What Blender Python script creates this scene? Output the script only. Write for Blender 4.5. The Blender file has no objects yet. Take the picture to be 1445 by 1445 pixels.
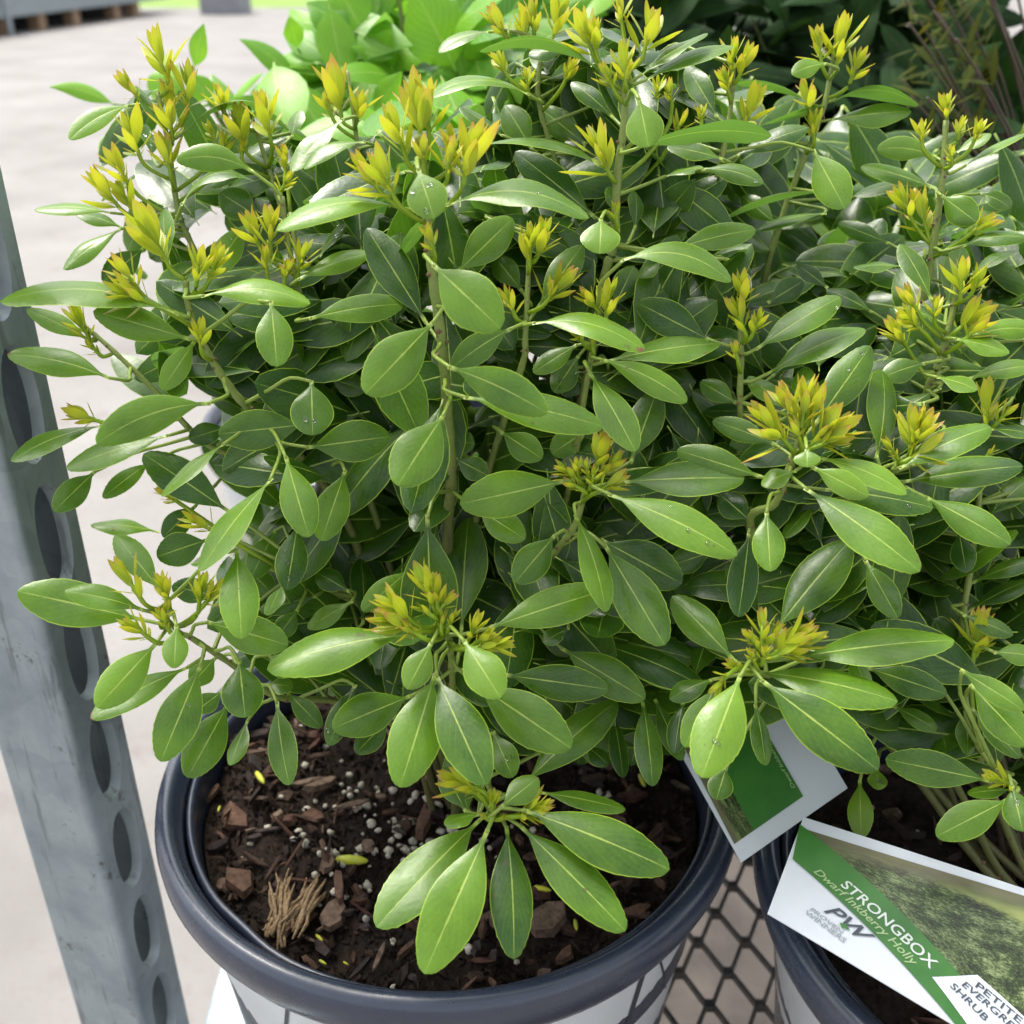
import bpy, bmesh, math, random
from mathutils import Vector as V, Matrix
R = math.radians
random.seed(7)
sc = bpy.context.scene
col = sc.collection
# ------------------------------------------------------------------ camera
F, CX, PITCH, CZ = 1500.0, 722.5, R(28.3), 1.25
cd = bpy.data.cameras.new('camera'); cam = bpy.data.objects.new('camera', cd); col.objects.link(cam)
cam.location = (0, 0, CZ); cam.rotation_euler = (math.pi/2 - PITCH, 0, 0)
cd.sensor_width = 36; cd.lens = 36*F/1445; cd.clip_start = 0.02; cd.clip_end = 800
cd.dof.use_dof = True; cd.dof.focus_distance = 0.375; cd.dof.aperture_fstop = 13
sc.camera = cam
# ------------------------------------------------------------------ sky and sun (bright overcast)
SUN_EL, SUN_AZ = 64, -48          # azimuth from +Y towards +X
w = bpy.data.worlds.new('World'); sc.world = w; w.use_nodes = True
nt = w.node_tree; nt.nodes.clear()
wo = nt.nodes.new('ShaderNodeOutputWorld'); bg = nt.nodes.new('ShaderNodeBackground')
sky = nt.nodes.new('ShaderNodeTexSky'); sky.sky_type = 'NISHITA'; sky.sun_disc = False
sky.sun_elevation = R(SUN_EL); sky.sun_rotation = R(SUN_AZ)
sky.air_density = 1.0; sky.dust_density = 4.0; sky.ozone_density = 1.0
hs = nt.nodes.new('ShaderNodeHueSaturation'); hs.inputs['Saturation'].default_value = 0.24
nt.links.new(sky.outputs[0], hs.inputs['Color']); nt.links.new(hs.outputs[0], bg.inputs[0])
bg.inputs[1].default_value = 0.15
nt.links.new(bg.outputs[0], wo.inputs[0])
sd = bpy.data.lights.new('sun', 'SUN'); sun = bpy.data.objects.new('sun', sd); col.objects.link(sun)
sd.energy = 1.5; sd.angle = R(18); sd.color = (1, .95, .86)
a, e = R(SUN_AZ), R(SUN_EL)
sun.rotation_euler = V((math.sin(a)*math.cos(e), math.cos(a)*math.cos(e), math.sin(e))).to_track_quat('Z', 'Y').to_euler()
sun.location = (0, 0, 8)
sc.view_settings.view_transform = 'Standard'; sc.view_settings.look = 'None'
sc.view_settings.exposure = 1.25; sc.view_settings.gamma = 1

# ------------------------------------------------------------------ helpers
CAM = V((0, 0, CZ)); FW = V((0, math.cos(PITCH), -math.sin(PITCH)))
RT = V((1, 0, 0)); UP = V((0, math.sin(PITCH), math.cos(PITCH))); Z = V((0, 0, 1))
def P(px, py, d):                      # photo pixel + distance along the view axis -> point
    return CAM + FW*d + RT*((px-CX)/F*d) + UP*((CX-py)/F*d)
def proj(p):
    q = p - CAM; d = q.dot(FW)
    return CX + F*q.dot(RT)/d, CX - F*q.dot(UP)/d, d
TILE = dict(A=(0,0), B=(450,0), C=(945,0), D=(0,450), E=(450,450), F=(945,450), G=(0,945), H=(450,945), I=(945,945))
def tp(t, x, y): ox, oy = TILE[t]; return ox + x/2.89, oy + y/2.89
def rnd(a, b): return random.uniform(a, b)
def rvec(): 
    while True:
        v = V((rnd(-1,1), rnd(-1,1), rnd(-1,1)))
        if .05 < v.length < 1: return v.normalized()
def tag(o, label=None, cat=None, group=None, kind=None):
    if label: o['label'] = label
    if cat: o['category'] = cat
    if group: o['group'] = group
    if kind: o['kind'] = kind
    return o
def empty(name, loc):
    o = bpy.data.objects.new(name, None); col.objects.link(o); o.location = loc; o.empty_display_size = .02
    return o
def mesh_obj(name, vs, fs, mat, parent=None, smooth=True, uvs=None, tint=None):
    """vs in world coordinates; parented objects keep their place (parents are unrotated, unscaled)"""
    if parent is not None:
        off = V((0,0,0)); p = parent
        while p is not None: off += p.location; p = p.parent
        vs = [V(v) - off for v in vs]
    me = bpy.data.meshes.new(name); me.from_pydata([tuple(v) for v in vs], [], fs)
    if smooth: me.polygons.foreach_set('use_smooth', [True]*len(me.polygons))
    if uvs is not None:
        ul = me.uv_layers.new(name='UVMap')
        ul.data.foreach_set('uv', [c for l in me.loops for c in uvs[l.vertex_index]])
    if tint is not None:
        ca = me.color_attributes.new('tint', 'FLOAT_COLOR', 'POINT')
        ca.data.foreach_set('color', [c for t in tint for c in t])
    if mat: me.materials.append(mat)
    me.update()
    o = bpy.data.objects.new(name, me); col.objects.link(o)
    if parent is not None: o.parent = parent
    return o
class MB:
    def __init__(s): s.v=[]; s.f=[]; s.uv=[]; s.t=[]
    def add(s, vs, fs, uv=None, tint=(0,0,0,1)):
        n = len(s.v); s.v += [V(v) for v in vs]; s.f += [tuple(i+n for i in f) for f in fs]
        s.uv += uv if uv else [(0,0)]*len(vs); s.t += [tint]*len(vs)
    def box(s, x0,y0,z0,x1,y1,z1, m=None):
        vs = [V((x,y,z)) for z in (z0,z1) for y in (y0,y1) for x in (x0,x1)]
        if m: vs = [m @ v for v in vs]
        s.add(vs, [(0,2,3,1),(4,5,7,6),(0,1,5,4),(2,6,7,3),(0,4,6,2),(1,3,7,5)])
    def tube(s, pts, rads, n=6, uv=False):
        k = len(pts); vs=[]; uvv=[]; fs=[]
        ref = V((.3,.2,.9))
        for i,p in enumerate(pts):
            t = (pts[min(i+1,k-1)] - pts[max(i-1,0)]).normalized()
            a = t.cross(ref)
            if a.length < .05: a = t.cross(V((1,0,0)))
            a.normalize(); b = t.cross(a)
            for j in range(n):
                an = 2*math.pi*j/n
                vs.append(p + (a*math.cos(an) + b*math.sin(an))*rads[i]); uvv.append((j/n, i/(k-1)))
        for i in range(k-1):
            for j in range(n):
                fs.append((i*n+j, i*n+(j+1)%n, (i+1)*n+(j+1)%n, (i+1)*n+j))
        fs.append(tuple(range(n))[::-1]); fs.append(tuple((k-1)*n+j for j in range(n)))
        s.add(vs, fs, uvv)
    def build(s, name, mat, parent=None, smooth=True):
        return mesh_obj(name, s.v, s.f, mat, parent, smooth, s.uv, s.t)
def lathe(profile, n=96, cx=0, cy=0, cz=0, wob=None):
    vs=[]; fs=[]; k=len(profile)
    for j in range(n):
        an = 2*math.pi*j/n
        for r,z in profile:
            q = wob(an) if wob else 1
            vs.append(V((cx+r*q*math.cos(an), cy+r*q*math.sin(an), cz+z)))
    for j in range(n):
        for i in range(k-1):
            fs.append((j*k+i, ((j+1)%n)*k+i, ((j+1)%n)*k+i+1, j*k+i+1))
    return vs, fs
def spline(pts, rads, m=6):
    o=[]; r=[]
    k=len(pts)
    for i in range(k-1):
        p0=pts[max(i-1,0)]; p1=pts[i]; p2=pts[i+1]; p3=pts[min(i+2,k-1)]
        for j in range(m):
            t=j/m
            o.append(.5*((2*p1)+(p2-p0)*t+(2*p0-5*p1+4*p2-p3)*t*t+(3*p1-p0-3*p2+p3)*t**3)); r.append(rads[i]*(1-t)+rads[i+1]*t)
    o.append(pts[-1]); r.append(rads[-1])
    return o, r

# ------------------------------------------------------------------ materials
def new_mat(name):
    m = bpy.data.materials.new(name); m.use_nodes = True
    t = m.node_tree; return m, t, t.nodes['Principled BSDF'], t.nodes['Material Output']
class N:
    def __init__(s, t): s.t = t
    def __call__(s, kind, ins=None, **kw):
        n = s.t.nodes.new(kind)
        for k,v in kw.items(): setattr(n, k, v)
        for k,v in (ins or {}).items():
            if isinstance(v, bpy.types.NodeSocket): s.t.links.new(v, n.inputs[k])
            else: n.inputs[k].default_value = v
        return n
    def math(s, op, a, b=0.0, c=0.0, clamp=False):
        n = s('ShaderNodeMath', {0:a, 1:b, 2:c}, operation=op); n.use_clamp = clamp; return n.outputs[0]
    def mix(s, f, a, b):
        n = s('ShaderNodeMix', data_type='RGBA')
        for i,v in ((0,f),(6,a),(7,b)):
            if isinstance(v, bpy.types.NodeSocket): s.t.links.new(v, n.inputs[i])
            else: n.inputs[i].default_value = v if i==0 else (*v[:3],1)
        return n.outputs[2]
    def ramp(s, f, *st):
        n = s('ShaderNodeValToRGB', {0:f}); cr = n.color_ramp
        while len(cr.elements) < len(st): cr.elements.new(.5)
        for el,(p,c) in zip(cr.elements, st): el.position = p; el.color = (*c,1) if len(c)==3 else c
        return n.outputs[0]
    def noise(s, scale, detail=4, rough=.55, vec=None):
        i = {'Scale':scale,'Detail':detail,'Roughness':rough}
        if vec: i['Vector'] = vec
        return s('ShaderNodeTexNoise', i).outputs['Fac']
    def bump(s, h, st, dist=.001):
        return s('ShaderNodeBump', {'Height':h,'Strength':st,'Distance':dist}).outputs[0]
def sstep(n, x, lo, hi):
    m = n('ShaderNodeMapRange', {0:x,1:lo,2:hi,3:0.0,4:1.0}, interpolation_type='SMOOTHSTEP'); return m.outputs[0]
def simple(name, c, rough=.5, c2=None, scale=40, metallic=0, bump=0, bscale=200, spec=.5, detail=5):
    m,t,b,o = new_mat(name); n = N(t); g = n('ShaderNodeNewGeometry')
    if c2: 
        f = n.ramp(n.noise(scale, detail, .6, g.outputs['Position']), (.35,(0,0,0)), (.65,(1,1,1)))
        t.links.new(n.mix(f, c, c2), b.inputs['Base Color'])
    else: b.inputs['Base Color'].default_value = (*c,1)
    b.inputs['Roughness'].default_value = rough; b.inputs['Metallic'].default_value = metallic
    b.inputs['Specular IOR Level'].default_value = spec
    if bump: t.links.new(n.bump(n.noise(bscale,4,.6,g.outputs['Position']), bump), b.inputs['Normal'])
    return m
def leaf_mat(name, dark, light, rib, edge, under, trans, rough=.36, tmix=.22, ribw=.018, sidev=0.0, spec=.5):
    m,t,b,o = new_mat(name); n = N(t)
    uv = n('ShaderNodeUVMap').outputs[0]; sx = n('ShaderNodeSeparateXYZ',{0:uv}); u=sx.outputs[0]; v=sx.outputs[1]
    tn = n('ShaderNodeVertexColor', layer_name='tint'); st = n('ShaderNodeSeparateColor',{0:tn.outputs[0]})
    g = n('ShaderNodeNewGeometry'); pos = g.outputs['Position']
    au = n.math('ABSOLUTE', n.math('SUBTRACT', u, .5))
    big = n.noise(55, 3, .5, pos); fine = n.noise(900, 3, .6, pos)
    f = n.math('ADD', n.math('MULTIPLY', n.math('SUBTRACT', big, .5), 1.1), st.outputs[0])
    f = n.math('ADD', f, n.math('MULTIPLY', n.math('SUBTRACT', fine, .5), .40), clamp=True)
    c = n.mix(f, dark, light)
    # young / pale leaf tint in G
    c = n.mix(st.outputs[1], c, (0.20,0.33,0.035))
    # paler flecks and water marks
    fl = sstep(n, n.noise(1500,2,.5,pos), .66, .74)
    c = n.mix(n.math('MULTIPLY', fl, .22*min(1.0,light[1]*4)), c, (.25,.38,.16))
    if sidev:
        wv = n.math('ADD', n.math('MULTIPLY', v, 60.0), n.math('MULTIPLY', au, -50.0))
        sv = sstep(n, n.math('SINE', wv), .75, 1.0)
        c = n.mix(n.math('MULTIPLY', sv, sidev), c, rib)
    wob = n.math('MULTIPLY', n.math('SUBTRACT', n.noise(330,3,.6,pos), .5), .028)
    hw = n.math('MULTIPLY_ADD', v, -ribw*.75, ribw*1.15)
    rb = n.math('SUBTRACT', 1.0, sstep(n, n.math('ADD', au, wob), hw, n.math('MULTIPLY',hw,2.0)))
    c = n.mix(n.math('MULTIPLY', rb, n.math('MULTIPLY_ADD', v, -.45, .95)), c, rib)
    c = n.mix(n.math('MULTIPLY', sstep(n, au, .474, .492), .8), c, edge)
    c = n.mix(n.math('SUBTRACT', 1.0, sstep(n, v, .03, .10)), c, rib)
    sp_ = n.math('MULTIPLY', sstep(n, n.noise(210,2,.5,pos), .735, .76), .7)
    c = n.mix(sp_, c, (.10,.07,.03))
    # brown tip blemish on some leaves (B)
    bl = n.math('MULTIPLY', sstep(n, n.math('ADD', v, n.math('MULTIPLY', n.math('SUBTRACT', n.noise(300,3,.6,pos), .5), .25)), .965, 1.0), st.outputs[2])
    c = n.mix(bl, c, (.20,.07,.05))
    c = n.mix(g.outputs['Backfacing'], c, n.mix(rb, under, rib))
    t.links.new(c, b.inputs['Base Color'])
    rg = n.math('MULTIPLY_ADD', n.noise(260,3,.6,pos), .22, rough-.11)
    rg = n.math('ADD', rg, n.math('MULTIPLY', g.outputs['Backfacing'], .2))
    t.links.new(rg, b.inputs['Roughness']); b.inputs['Specular IOR Level'].default_value = spec
    h = n.math('ADD', n.math('MULTIPLY', n.noise(650,3,.55,pos), .7), n.math('MULTIPLY', rb, -.5))
    t.links.new(n.bump(n.math('ADD', h, n.math('MULTIPLY', big, 2.0)), .20, .0006), b.inputs['Normal'])
    tr = n('ShaderNodeBsdfTranslucent', {'Color': n.mix(.6, c, trans)})
    mx = n('ShaderNodeMixShader', {0: tmix, 1: b.outputs[0], 2: tr.outputs[0]})
    t.links.new(mx.outputs[0], o.inputs[0])
    return m
M = {}
M['leaf'] = leaf_mat('holly_leaf', (.020,.068,.008), (.165,.325,.016), (.46,.58,.12), (.42,.60,.05), (.15,.25,.075), (.20,.50,.02), rough=.31, tmix=.26, ribw=.0145, sidev=.06, spec=.5)
M['viburnum'] = leaf_mat('light_green_leaf', (.075,.25,.018), (.21,.47,.024), (.38,.55,.12), (.20,.45,.05), (.2,.38,.12), (.30,.62,.03), rough=.40, tmix=.36, sidev=.4)
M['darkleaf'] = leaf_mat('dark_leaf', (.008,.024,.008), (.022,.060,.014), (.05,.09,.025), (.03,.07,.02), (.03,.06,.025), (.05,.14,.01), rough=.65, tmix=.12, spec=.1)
def young_mat():
    m,t,b,o = new_mat('young_leaf'); n = N(t)
    uv = n('ShaderNodeUVMap').outputs[0]; sx = n('ShaderNodeSeparateXYZ',{0:uv}); u=sx.outputs[0]; v=sx.outputs[1]
    tn = n('ShaderNodeVertexColor', layer_name='tint'); st = n('ShaderNodeSeparateColor',{0:tn.outputs[0]})
    pos = n('ShaderNodeNewGeometry').outputs['Position']
    au = n.math('ABSOLUTE', n.math('SUBTRACT', u, .5))
    f = n.math('ADD', st.outputs[0], n.math('MULTIPLY', n.math('SUBTRACT', n.noise(160,3,.6,pos), .5), .6), clamp=True)
    c = n.mix(f, (.28,.46,.018), (.60,.62,.030))
    c = n.mix(n.math('SUBTRACT', 1.0, sstep(n, v, .0, .55)), c, (.26,.40,.03))
    red = n.math('ADD', sstep(n, v, .60, .98), n.math('MULTIPLY', sstep(n, au, .36, .5), .55))
    red = n.math('MULTIPLY', n.math('MULTIPLY', red, n.math('MULTIPLY_ADD', n.noise(220,2,.5,pos), 1.0, .15)), st.outputs[1], clamp=True)
    c = n.mix(red, c, (.52,.17,.095))
    rb = n.math('SUBTRACT', 1.0, sstep(n, au, .02, .07))
    c = n.mix(n.math('MULTIPLY', rb, .35), c, (.60,.62,.12))
    t.links.new(c, b.inputs['Base Color']); b.inputs['Roughness'].default_value = .42
    tr = n('ShaderNodeBsdfTranslucent', {'Color': n.mix(.35, c, (.80,.78,.03))})
    mx = n('ShaderNodeMixShader', {0:.42, 1:b.outputs[0], 2:tr.outputs[0]}); t.links.new(mx.outputs[0], o.inputs[0])
    return m
M['young'] = young_mat()
def stem_mat():
    m,t,b,o = new_mat('stem'); n = N(t); pos = n('ShaderNodeNewGeometry').outputs['Position']
    tn = n('ShaderNodeVertexColor', layer_name='tint'); st = n('ShaderNodeSeparateColor',{0:tn.outputs[0]})
    c = n.mix(n.noise(220,4,.6,pos), (.13,.20,.035), (.26,.31,.07))
    c = n.mix(sstep(n, n.noise(420,3,.6,pos), .60, .72), c, (.13,.08,.04))
    c = n.mix(st.outputs[0], c, n.mix(n.noise(500,3,.6,pos), (.045,.030,.021), (.13,.09,.06)))
    t.links.new(c, b.inputs['Base Color']); b.inputs['Roughness'].default_value = .5
    t.links.new(n.bump(n.noise(900,3,.6,pos), .4, .0006), b.inputs['Normal']); return m
M['stem'] = stem_mat()
M['scar'] = simple('leaf_scar', (.10,.05,.03), .7, (.22,.13,.07), 900)
def concrete():
    m,t,b,o = new_mat('concrete'); n = N(t); pos = n('ShaderNodeNewGeometry').outputs['Position']
    c = n.mix(n.ramp(n.noise(1.3,6,.6,pos),(.35,(0,0,0)),(.68,(1,1,1))), (.180,.170,.161), (.262,.249,.238))
    c = n.mix(n.math('MULTIPLY', sstep(n, n.noise(60,6,.75,pos), .50, .66), .5), c, (.185,.16,.14))
    c = n.mix(n.math('MULTIPLY', sstep(n, n.noise(5,6,.7,pos), .54, .66), .5), c, (.16,.135,.12))
    t.links.new(c, b.inputs['Base Color']); b.inputs['Roughness'].default_value = .75
    t.links.new(n.bump(n.noise(120,5,.7,pos), .3, .004), b.inputs['Normal']); return m
M['concrete'] = concrete()
def galv():
    m,t,b,o = new_mat('galvanised_steel'); n = N(t); pos = n('ShaderNodeNewGeometry').outputs['Position']
    vo = n('ShaderNodeTexVoronoi', {'Vector':pos,'Scale':55.0}); vc = n('ShaderNodeSeparateColor',{0:vo.outputs['Color']})
    f = n.math('MULTIPLY_ADD', n.noise(28,6,.65,pos), 1.0, n.math('MULTIPLY', vc.outputs[0], .14))
    c = n.mix(n.ramp(f,(.36,(0,0,0)),(.78,(1,1,1))), (.215,.265,.29), (.36,.41,.435))
    mp = n('ShaderNodeMapping', {'Vector':pos,'Scale':(140.0,140.0,12.0)})
    c = n.mix(n.math('MULTIPLY', sstep(n, n.noise(1.0,5,.7,mp.outputs[0]), .56, .66), .5), c, (.10,.10,.10))
    c = n.mix(n.math('MULTIPLY', sstep(n, n.noise(38,6,.78,pos), .60, .66), .75), c, (.075,.065,.055))
    t.links.new(c, b.inputs['Base Color']); b.inputs['Metallic'].default_value = .35
    t.links.new(n.math('MULTIPLY_ADD', n.noise(60,4,.6,pos), .3, .32), b.inputs['Roughness'])
    t.links.new(n.bump(n.noise(300,4,.6,pos), .12, .001), b.inputs['Normal']); return m
M['galv'] = galv()
M['strand'] = simple('dark_mesh_steel', (.018,.019,.021), .6, (.05,.042,.036), 120, .2, .2)
def plastic():
    m,t,b,o = new_mat('navy_plastic'); n = N(t); pos = n('ShaderNodeNewGeometry').outputs['Position']
    c = n.mix(n.noise(25,5,.6,pos), (.016,.023,.044), (.036,.048,.080))
    dust = sstep(n, n.noise(420,4,.7,pos), .60, .74)
    c = n.mix(n.math('MULTIPLY', dust, n.math('MULTIPLY', n.noise(18,3,.6,pos), .55)), c, (.16,.15,.15))
    c = n.mix(n.math('MULTIPLY', sstep(n, n.noise(34,6,.75,pos), .56, .68), .25), c, (.10,.080,.066))
    t.links.new(c, b.inputs['Base Color'])
    t.links.new(n.math('MULTIPLY_ADD', n.noise(70,5,.65,pos), .26, .16), b.inputs['Roughness'])
    b.inputs['Specular IOR Level'].default_value = .8
    t.links.new(n.bump(n.noise(70,3,.5,pos), .12, .002), b.inputs['Normal']); return m
M['plastic'] = plastic()
M['potwhite'] = simple('pot_print_white', (.68,.71,.73), .42, (.60,.63,.65), 30, bump=.05, bscale=300)
M['potgrey'] = simple('pot_print_grey', (.58,.60,.615), .45, (.52,.535,.55), 25, bump=.05, bscale=300)
M['ink'] = simple('dark_ink', (.035,.04,.05), .5)
M['soil'] = simple('soil', (.007,.005,.004), .95, (.032,.021,.015), 260, bump=.9, bscale=700, spec=.2)
M['grain'] = simple('soil_grain', (.008,.006,.005), .95, (.045,.028,.021), 400, spec=.2)
M['bark'] = [simple('bark_%d'%i, c, .85, tuple(x*.45 for x in c), 300, bump=.6, bscale=600, spec=.25) for i,c in enumerate(
    [(.075,.045,.032),(.140,.078,.052),(.034,.022,.018),(.185,.125,.090),(.100,.050,.034),(.055,.040,.036)])]
M['straw'] = simple('straw', (.34,.235,.125), .85, (.15,.095,.05), 700, bump=.5, bscale=900)
M['perlite'] = simple('perlite', (.60,.56,.47), .9, (.42,.38,.30), 600, bump=.5, bscale=1500, spec=.2)
M['yellowbit'] = simple('fallen_bud', (.55,.52,.03), .5, (.40,.48,.06), 300)
M['card'] = simple('card_white', (.66,.70,.74), .28, (.62,.66,.70), 20)
M['cardgreen'] = simple('card_green', (.035,.15,.025), .3, (.05,.19,.03), 60)
M['textwhite'] = simple('print_white', (.62,.68,.62), .35)
M['textpale'] = simple('print_pale_green', (.33,.48,.22), .35)
M['textdark'] = simple('print_dark', (.05,.065,.08), .4)
M['textgrey'] = simple('print_grey', (.30,.34,.36), .4)
def hedge():
    m,t,b,o = new_mat('printed_hedge_photo'); n = N(t); uv = n('ShaderNodeUVMap').outputs[0]
    sx = n('ShaderNodeSeparateXYZ',{0:uv}); v = sx.outputs[1]; u = sx.outputs[0]
    mp = n('ShaderNodeMapping', {'Vector':uv,'Scale':(1.6,1.0,1.0)})
    a1 = n.noise(42,6,.8,mp.outputs[0]); a2 = n.noise(6,4,.6,mp.outputs[0])
    leaf = n.ramp(n.math('MULTIPLY_ADD', a2, .5, n.math('MULTIPLY',a1,.7)), (.50,(.010,.012,.006)),(.60,(.045,.075,.018)),(.72,(.26,.32,.14)))
    bgc = n.ramp(n.noise(4,3,.5,mp.outputs[0]), (.35,(.10,.16,.03)),(.65,(.30,.34,.10)))
    # a rounded hedge in front of a blurred lawn
    d = n.math('ADD', n.math('POWER', n.math('MULTIPLY', n.math('SUBTRACT', u, .60), 1.9), 2.0), n.math('POWER', n.math('MULTIPLY', n.math('SUBTRACT', v, .30), 1.75), 2.0))
    d = n.math('ADD', d, n.math('MULTIPLY', n.math('SUBTRACT', n.noise(16,4,.6,mp.outputs[0]), .5), .55))
    c = n.mix(sstep(n, d, .75, 1.05), leaf, bgc)
    c = n.mix(n.math('MULTIPLY', n.math('SUBTRACT',1.0,sstep(n,u,.05,.22)), .7), c, (.12,.09,.075))
    t.links.new(c, b.inputs['Base Color']); b.inputs['Roughness'].default_value = .3; return m
M['hedge'] = hedge()
M['wood'] = simple('timber', (.36,.24,.15), .8, (.26,.17,.10), 3)
M['darkstuff'] = simple('dark_bench_load_and_underside', (.02,.022,.02), .9, (.06,.055,.05), 4)
M['grass'] = simple('lawn_green', (.13,.24,.03), .9, (.22,.33,.05), 2)
M['water'], _t, _b, _o = new_mat('water_drop')
_b.inputs['Base Color'].default_value = (1,1,1,1); _b.inputs['Roughness'].default_value = .03; _b.inputs['IOR'].default_value = 1.33; _b.inputs['Transmission Weight'].default_value = 1
M['feather'] = leaf_mat('feathery_leaf', (.022,.036,.008), (.060,.078,.014), (.10,.09,.02), (.08,.075,.015), (.06,.058,.014), (.2,.19,.01), rough=.75, tmix=.25, spec=.08)

# ------------------------------------------------------------------ ground and far background
def plane(name, x0,y0,x1,y1,z,mat,label=None):
    return tag(mesh_obj(name, [(x0,y0,z),(x1,y0,z),(x1,y1,z),(x0,y1,z)], [(0,1,2,3)], mat, smooth=False), kind='structure')
plane('concrete_ground', -150,-60,150,300,0,M['concrete'])
lw = plane('lawn', -20,24.5,2,90,.004,M['grass'])
def bench():
    # low timber-legged display bench far across the yard
    A = V((-7.6,16.2,0)); B = V((-6.7,23.2,0)); L = (B-A).length; ang = math.atan2(B.y-A.y, B.x-A.x)
    m0 = Matrix.Translation(A) @ Matrix.Rotation(ang,4,'Z')
    root = empty('display_bench', A); tag(root, 'low grey metal display bench on timber blocks across the concrete yard', 'bench')
    def part(name, mat, x0,y0,z0,x1,y1,z1):
        mb = MB(); mb.box(x0,y0,z0,x1,y1,z1,m0); return mb.build(name, mat, root, False)
    part('rail', M['galv'], -3,-.04,.24,L,.0,.50); part('rail', M['galv'], -3,1.3,.24,L,1.34,.50)
    part('tray', M['darkstuff'], -3,.001,.33,L,1.299,.37)
    for x in (.3,.95,2.0,3.1,4.6,5.4): part('block', M['wood'], x,.02,0,x+.22,.20,.30); part('block', M['wood'], x,1.1,0,x+.22,1.28,.30)
    part('post', M['galv'], .98,-.07,.0,1.09,-.042,.9)
    part('dark_under_panel', M['darkstuff'], -3,.9,.0,L,.94,.26)  # added dark panel, stands in for the dark space under the bench
    c = MB(); c.box(L-1.6,.1,.371,L-.9,1.2,.85,m0); c.box(.2,.2,.371,1.8,1.1,.8,m0); c.box(-2.5,.2,.371,-.4,1.1,.7,m0)
    b2 = c.build('plant_load', M['darkstuff'], root, False)
bench()
mb = MB(); mb.box(-5.9,22.2,0,-5.1,23.0,.62)
o = tag(mb.build('concrete_block', simple('grey_block',(.30,.31,.33),.8,(.24,.25,.27),5), None, False), 'blocky grey concrete barrier standing at the lawn edge', 'barrier')

# ------------------------------------------------------------------ trolley: shelf and slotted post
SHZ = CZ - .555
trolley = empty('plant_trolley', (-.2,.38,0)); tag(trolley, 'galvanised steel plant trolley with slotted corner post and dark mesh shelf', 'trolley')
def post():
    Mx,Lx,Rx = V((-.1917,.36,0)), V((-.235,.375,0)), V((-.182,.395,0))
    Bx = Lx + Rx - Mx; z0,z1 = .02,2.1
    ctr = (Mx+Bx)/2; mb = MB(); th = .0025
    # rounded corners: build the walls from the corner points pulled in by a small radius
    def wall(a,b,slots):
        u = (b-a).normalized(); ln = (b-a).length; nrm = u.cross(Z); 
        if nrm.dot((a+b)/2-ctr) < 0: nrm = -nrm
        r = .004
        a2 = a+u*r; ln2 = ln-2*r
        def pt(x,z,dep): return a2 + u*x + Z*z - nrm*dep
        # corner arc after b
        if not slots:
            for dep in (0,th):
                pass
            vs=[pt(0,z0,0),pt(ln2,z0,0),pt(ln2,z1,0),pt(0,z1,0),pt(0,z0,th),pt(ln2,z0,th),pt(ln2,z1,th),pt(0,z1,th)]
            mb.add(vs,[(0,1,2,3),(7,6,5,4)])
        else:
            pitch=.058; zz=z0; sw=ln2*.33; shh=.0245
            z=z0
            k=24
            while z < z1-pitch*.5:
                c=(ln2*.5, z+pitch/2)
                ring=[]
                for j in range(k):
                    an=2*math.pi*j/k
                    ring.append((c[0]+sw*math.copysign(abs(math.cos(an))**.9,math.cos(an)), c[1]+shh*math.copysign(abs(math.sin(an))**.9,math.sin(an))))
                outer=[]
                for j in range(k):
                    an=2*math.pi*j/k; cx_,cy_=math.cos(an),math.sin(an); q=max(abs(cx_),abs(cy_))
                    outer.append((c[0]+cx_/q*ln2/2, c[1]+cy_/q*pitch/2))
                for dep,flip in ((0,False),(th,True)):
                    vs=[pt(x,zz_,dep) for x,zz_ in outer]+[pt(x,zz_,dep) for x,zz_ in ring]
                    fs=[(j,(j+1)%k,k+(j+1)%k,k+j) for j in range(k)]
                    mb.add(vs,[f[::-1] if flip else f for f in fs])
                # punched lip: flares slightly inwards
                vs=[pt(x,zz_,0) for x,zz_ in ring]+[pt(c[0]+(x-c[0])*.80,c[1]+(zz_-c[1])*.92,.0045) for x,zz_ in ring]
                mb.add(vs,[(j,(j+1)%k,k+(j+1)%k,k+j) for j in range(k)])
                z+=pitch
    wall(Mx,Lx,False); wall(Mx,Rx,True); wall(Rx,Bx,False); wall(Lx,Lx.lerp(Bx,.78),False)  # last wall stops short: gap added to let light into the slots
    cs=[Mx,Lx,Bx,Rx]; r=.004
    for i in range(4):
        p=cs[i]; a=(cs[i-1]-p).normalized(); b=(cs[(i+1)%4]-p).normalized()
        c=p+a*r+b*r; ang=[]
        pts=[]
        for j in range(7):
            t=j/6*math.pi/2
            pts.append(c - b*r*math.cos(t) - a*r*math.sin(t))
        vs=[q+Z*z0 for q in pts]+[q+Z*z1 for q in pts]
        mb.add(vs,[(j,j+1,j+8,j+7) for j in range(6)])
    o=mb.build('corner_post', M['galv'], trolley)
    return o
pst = post()
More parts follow.
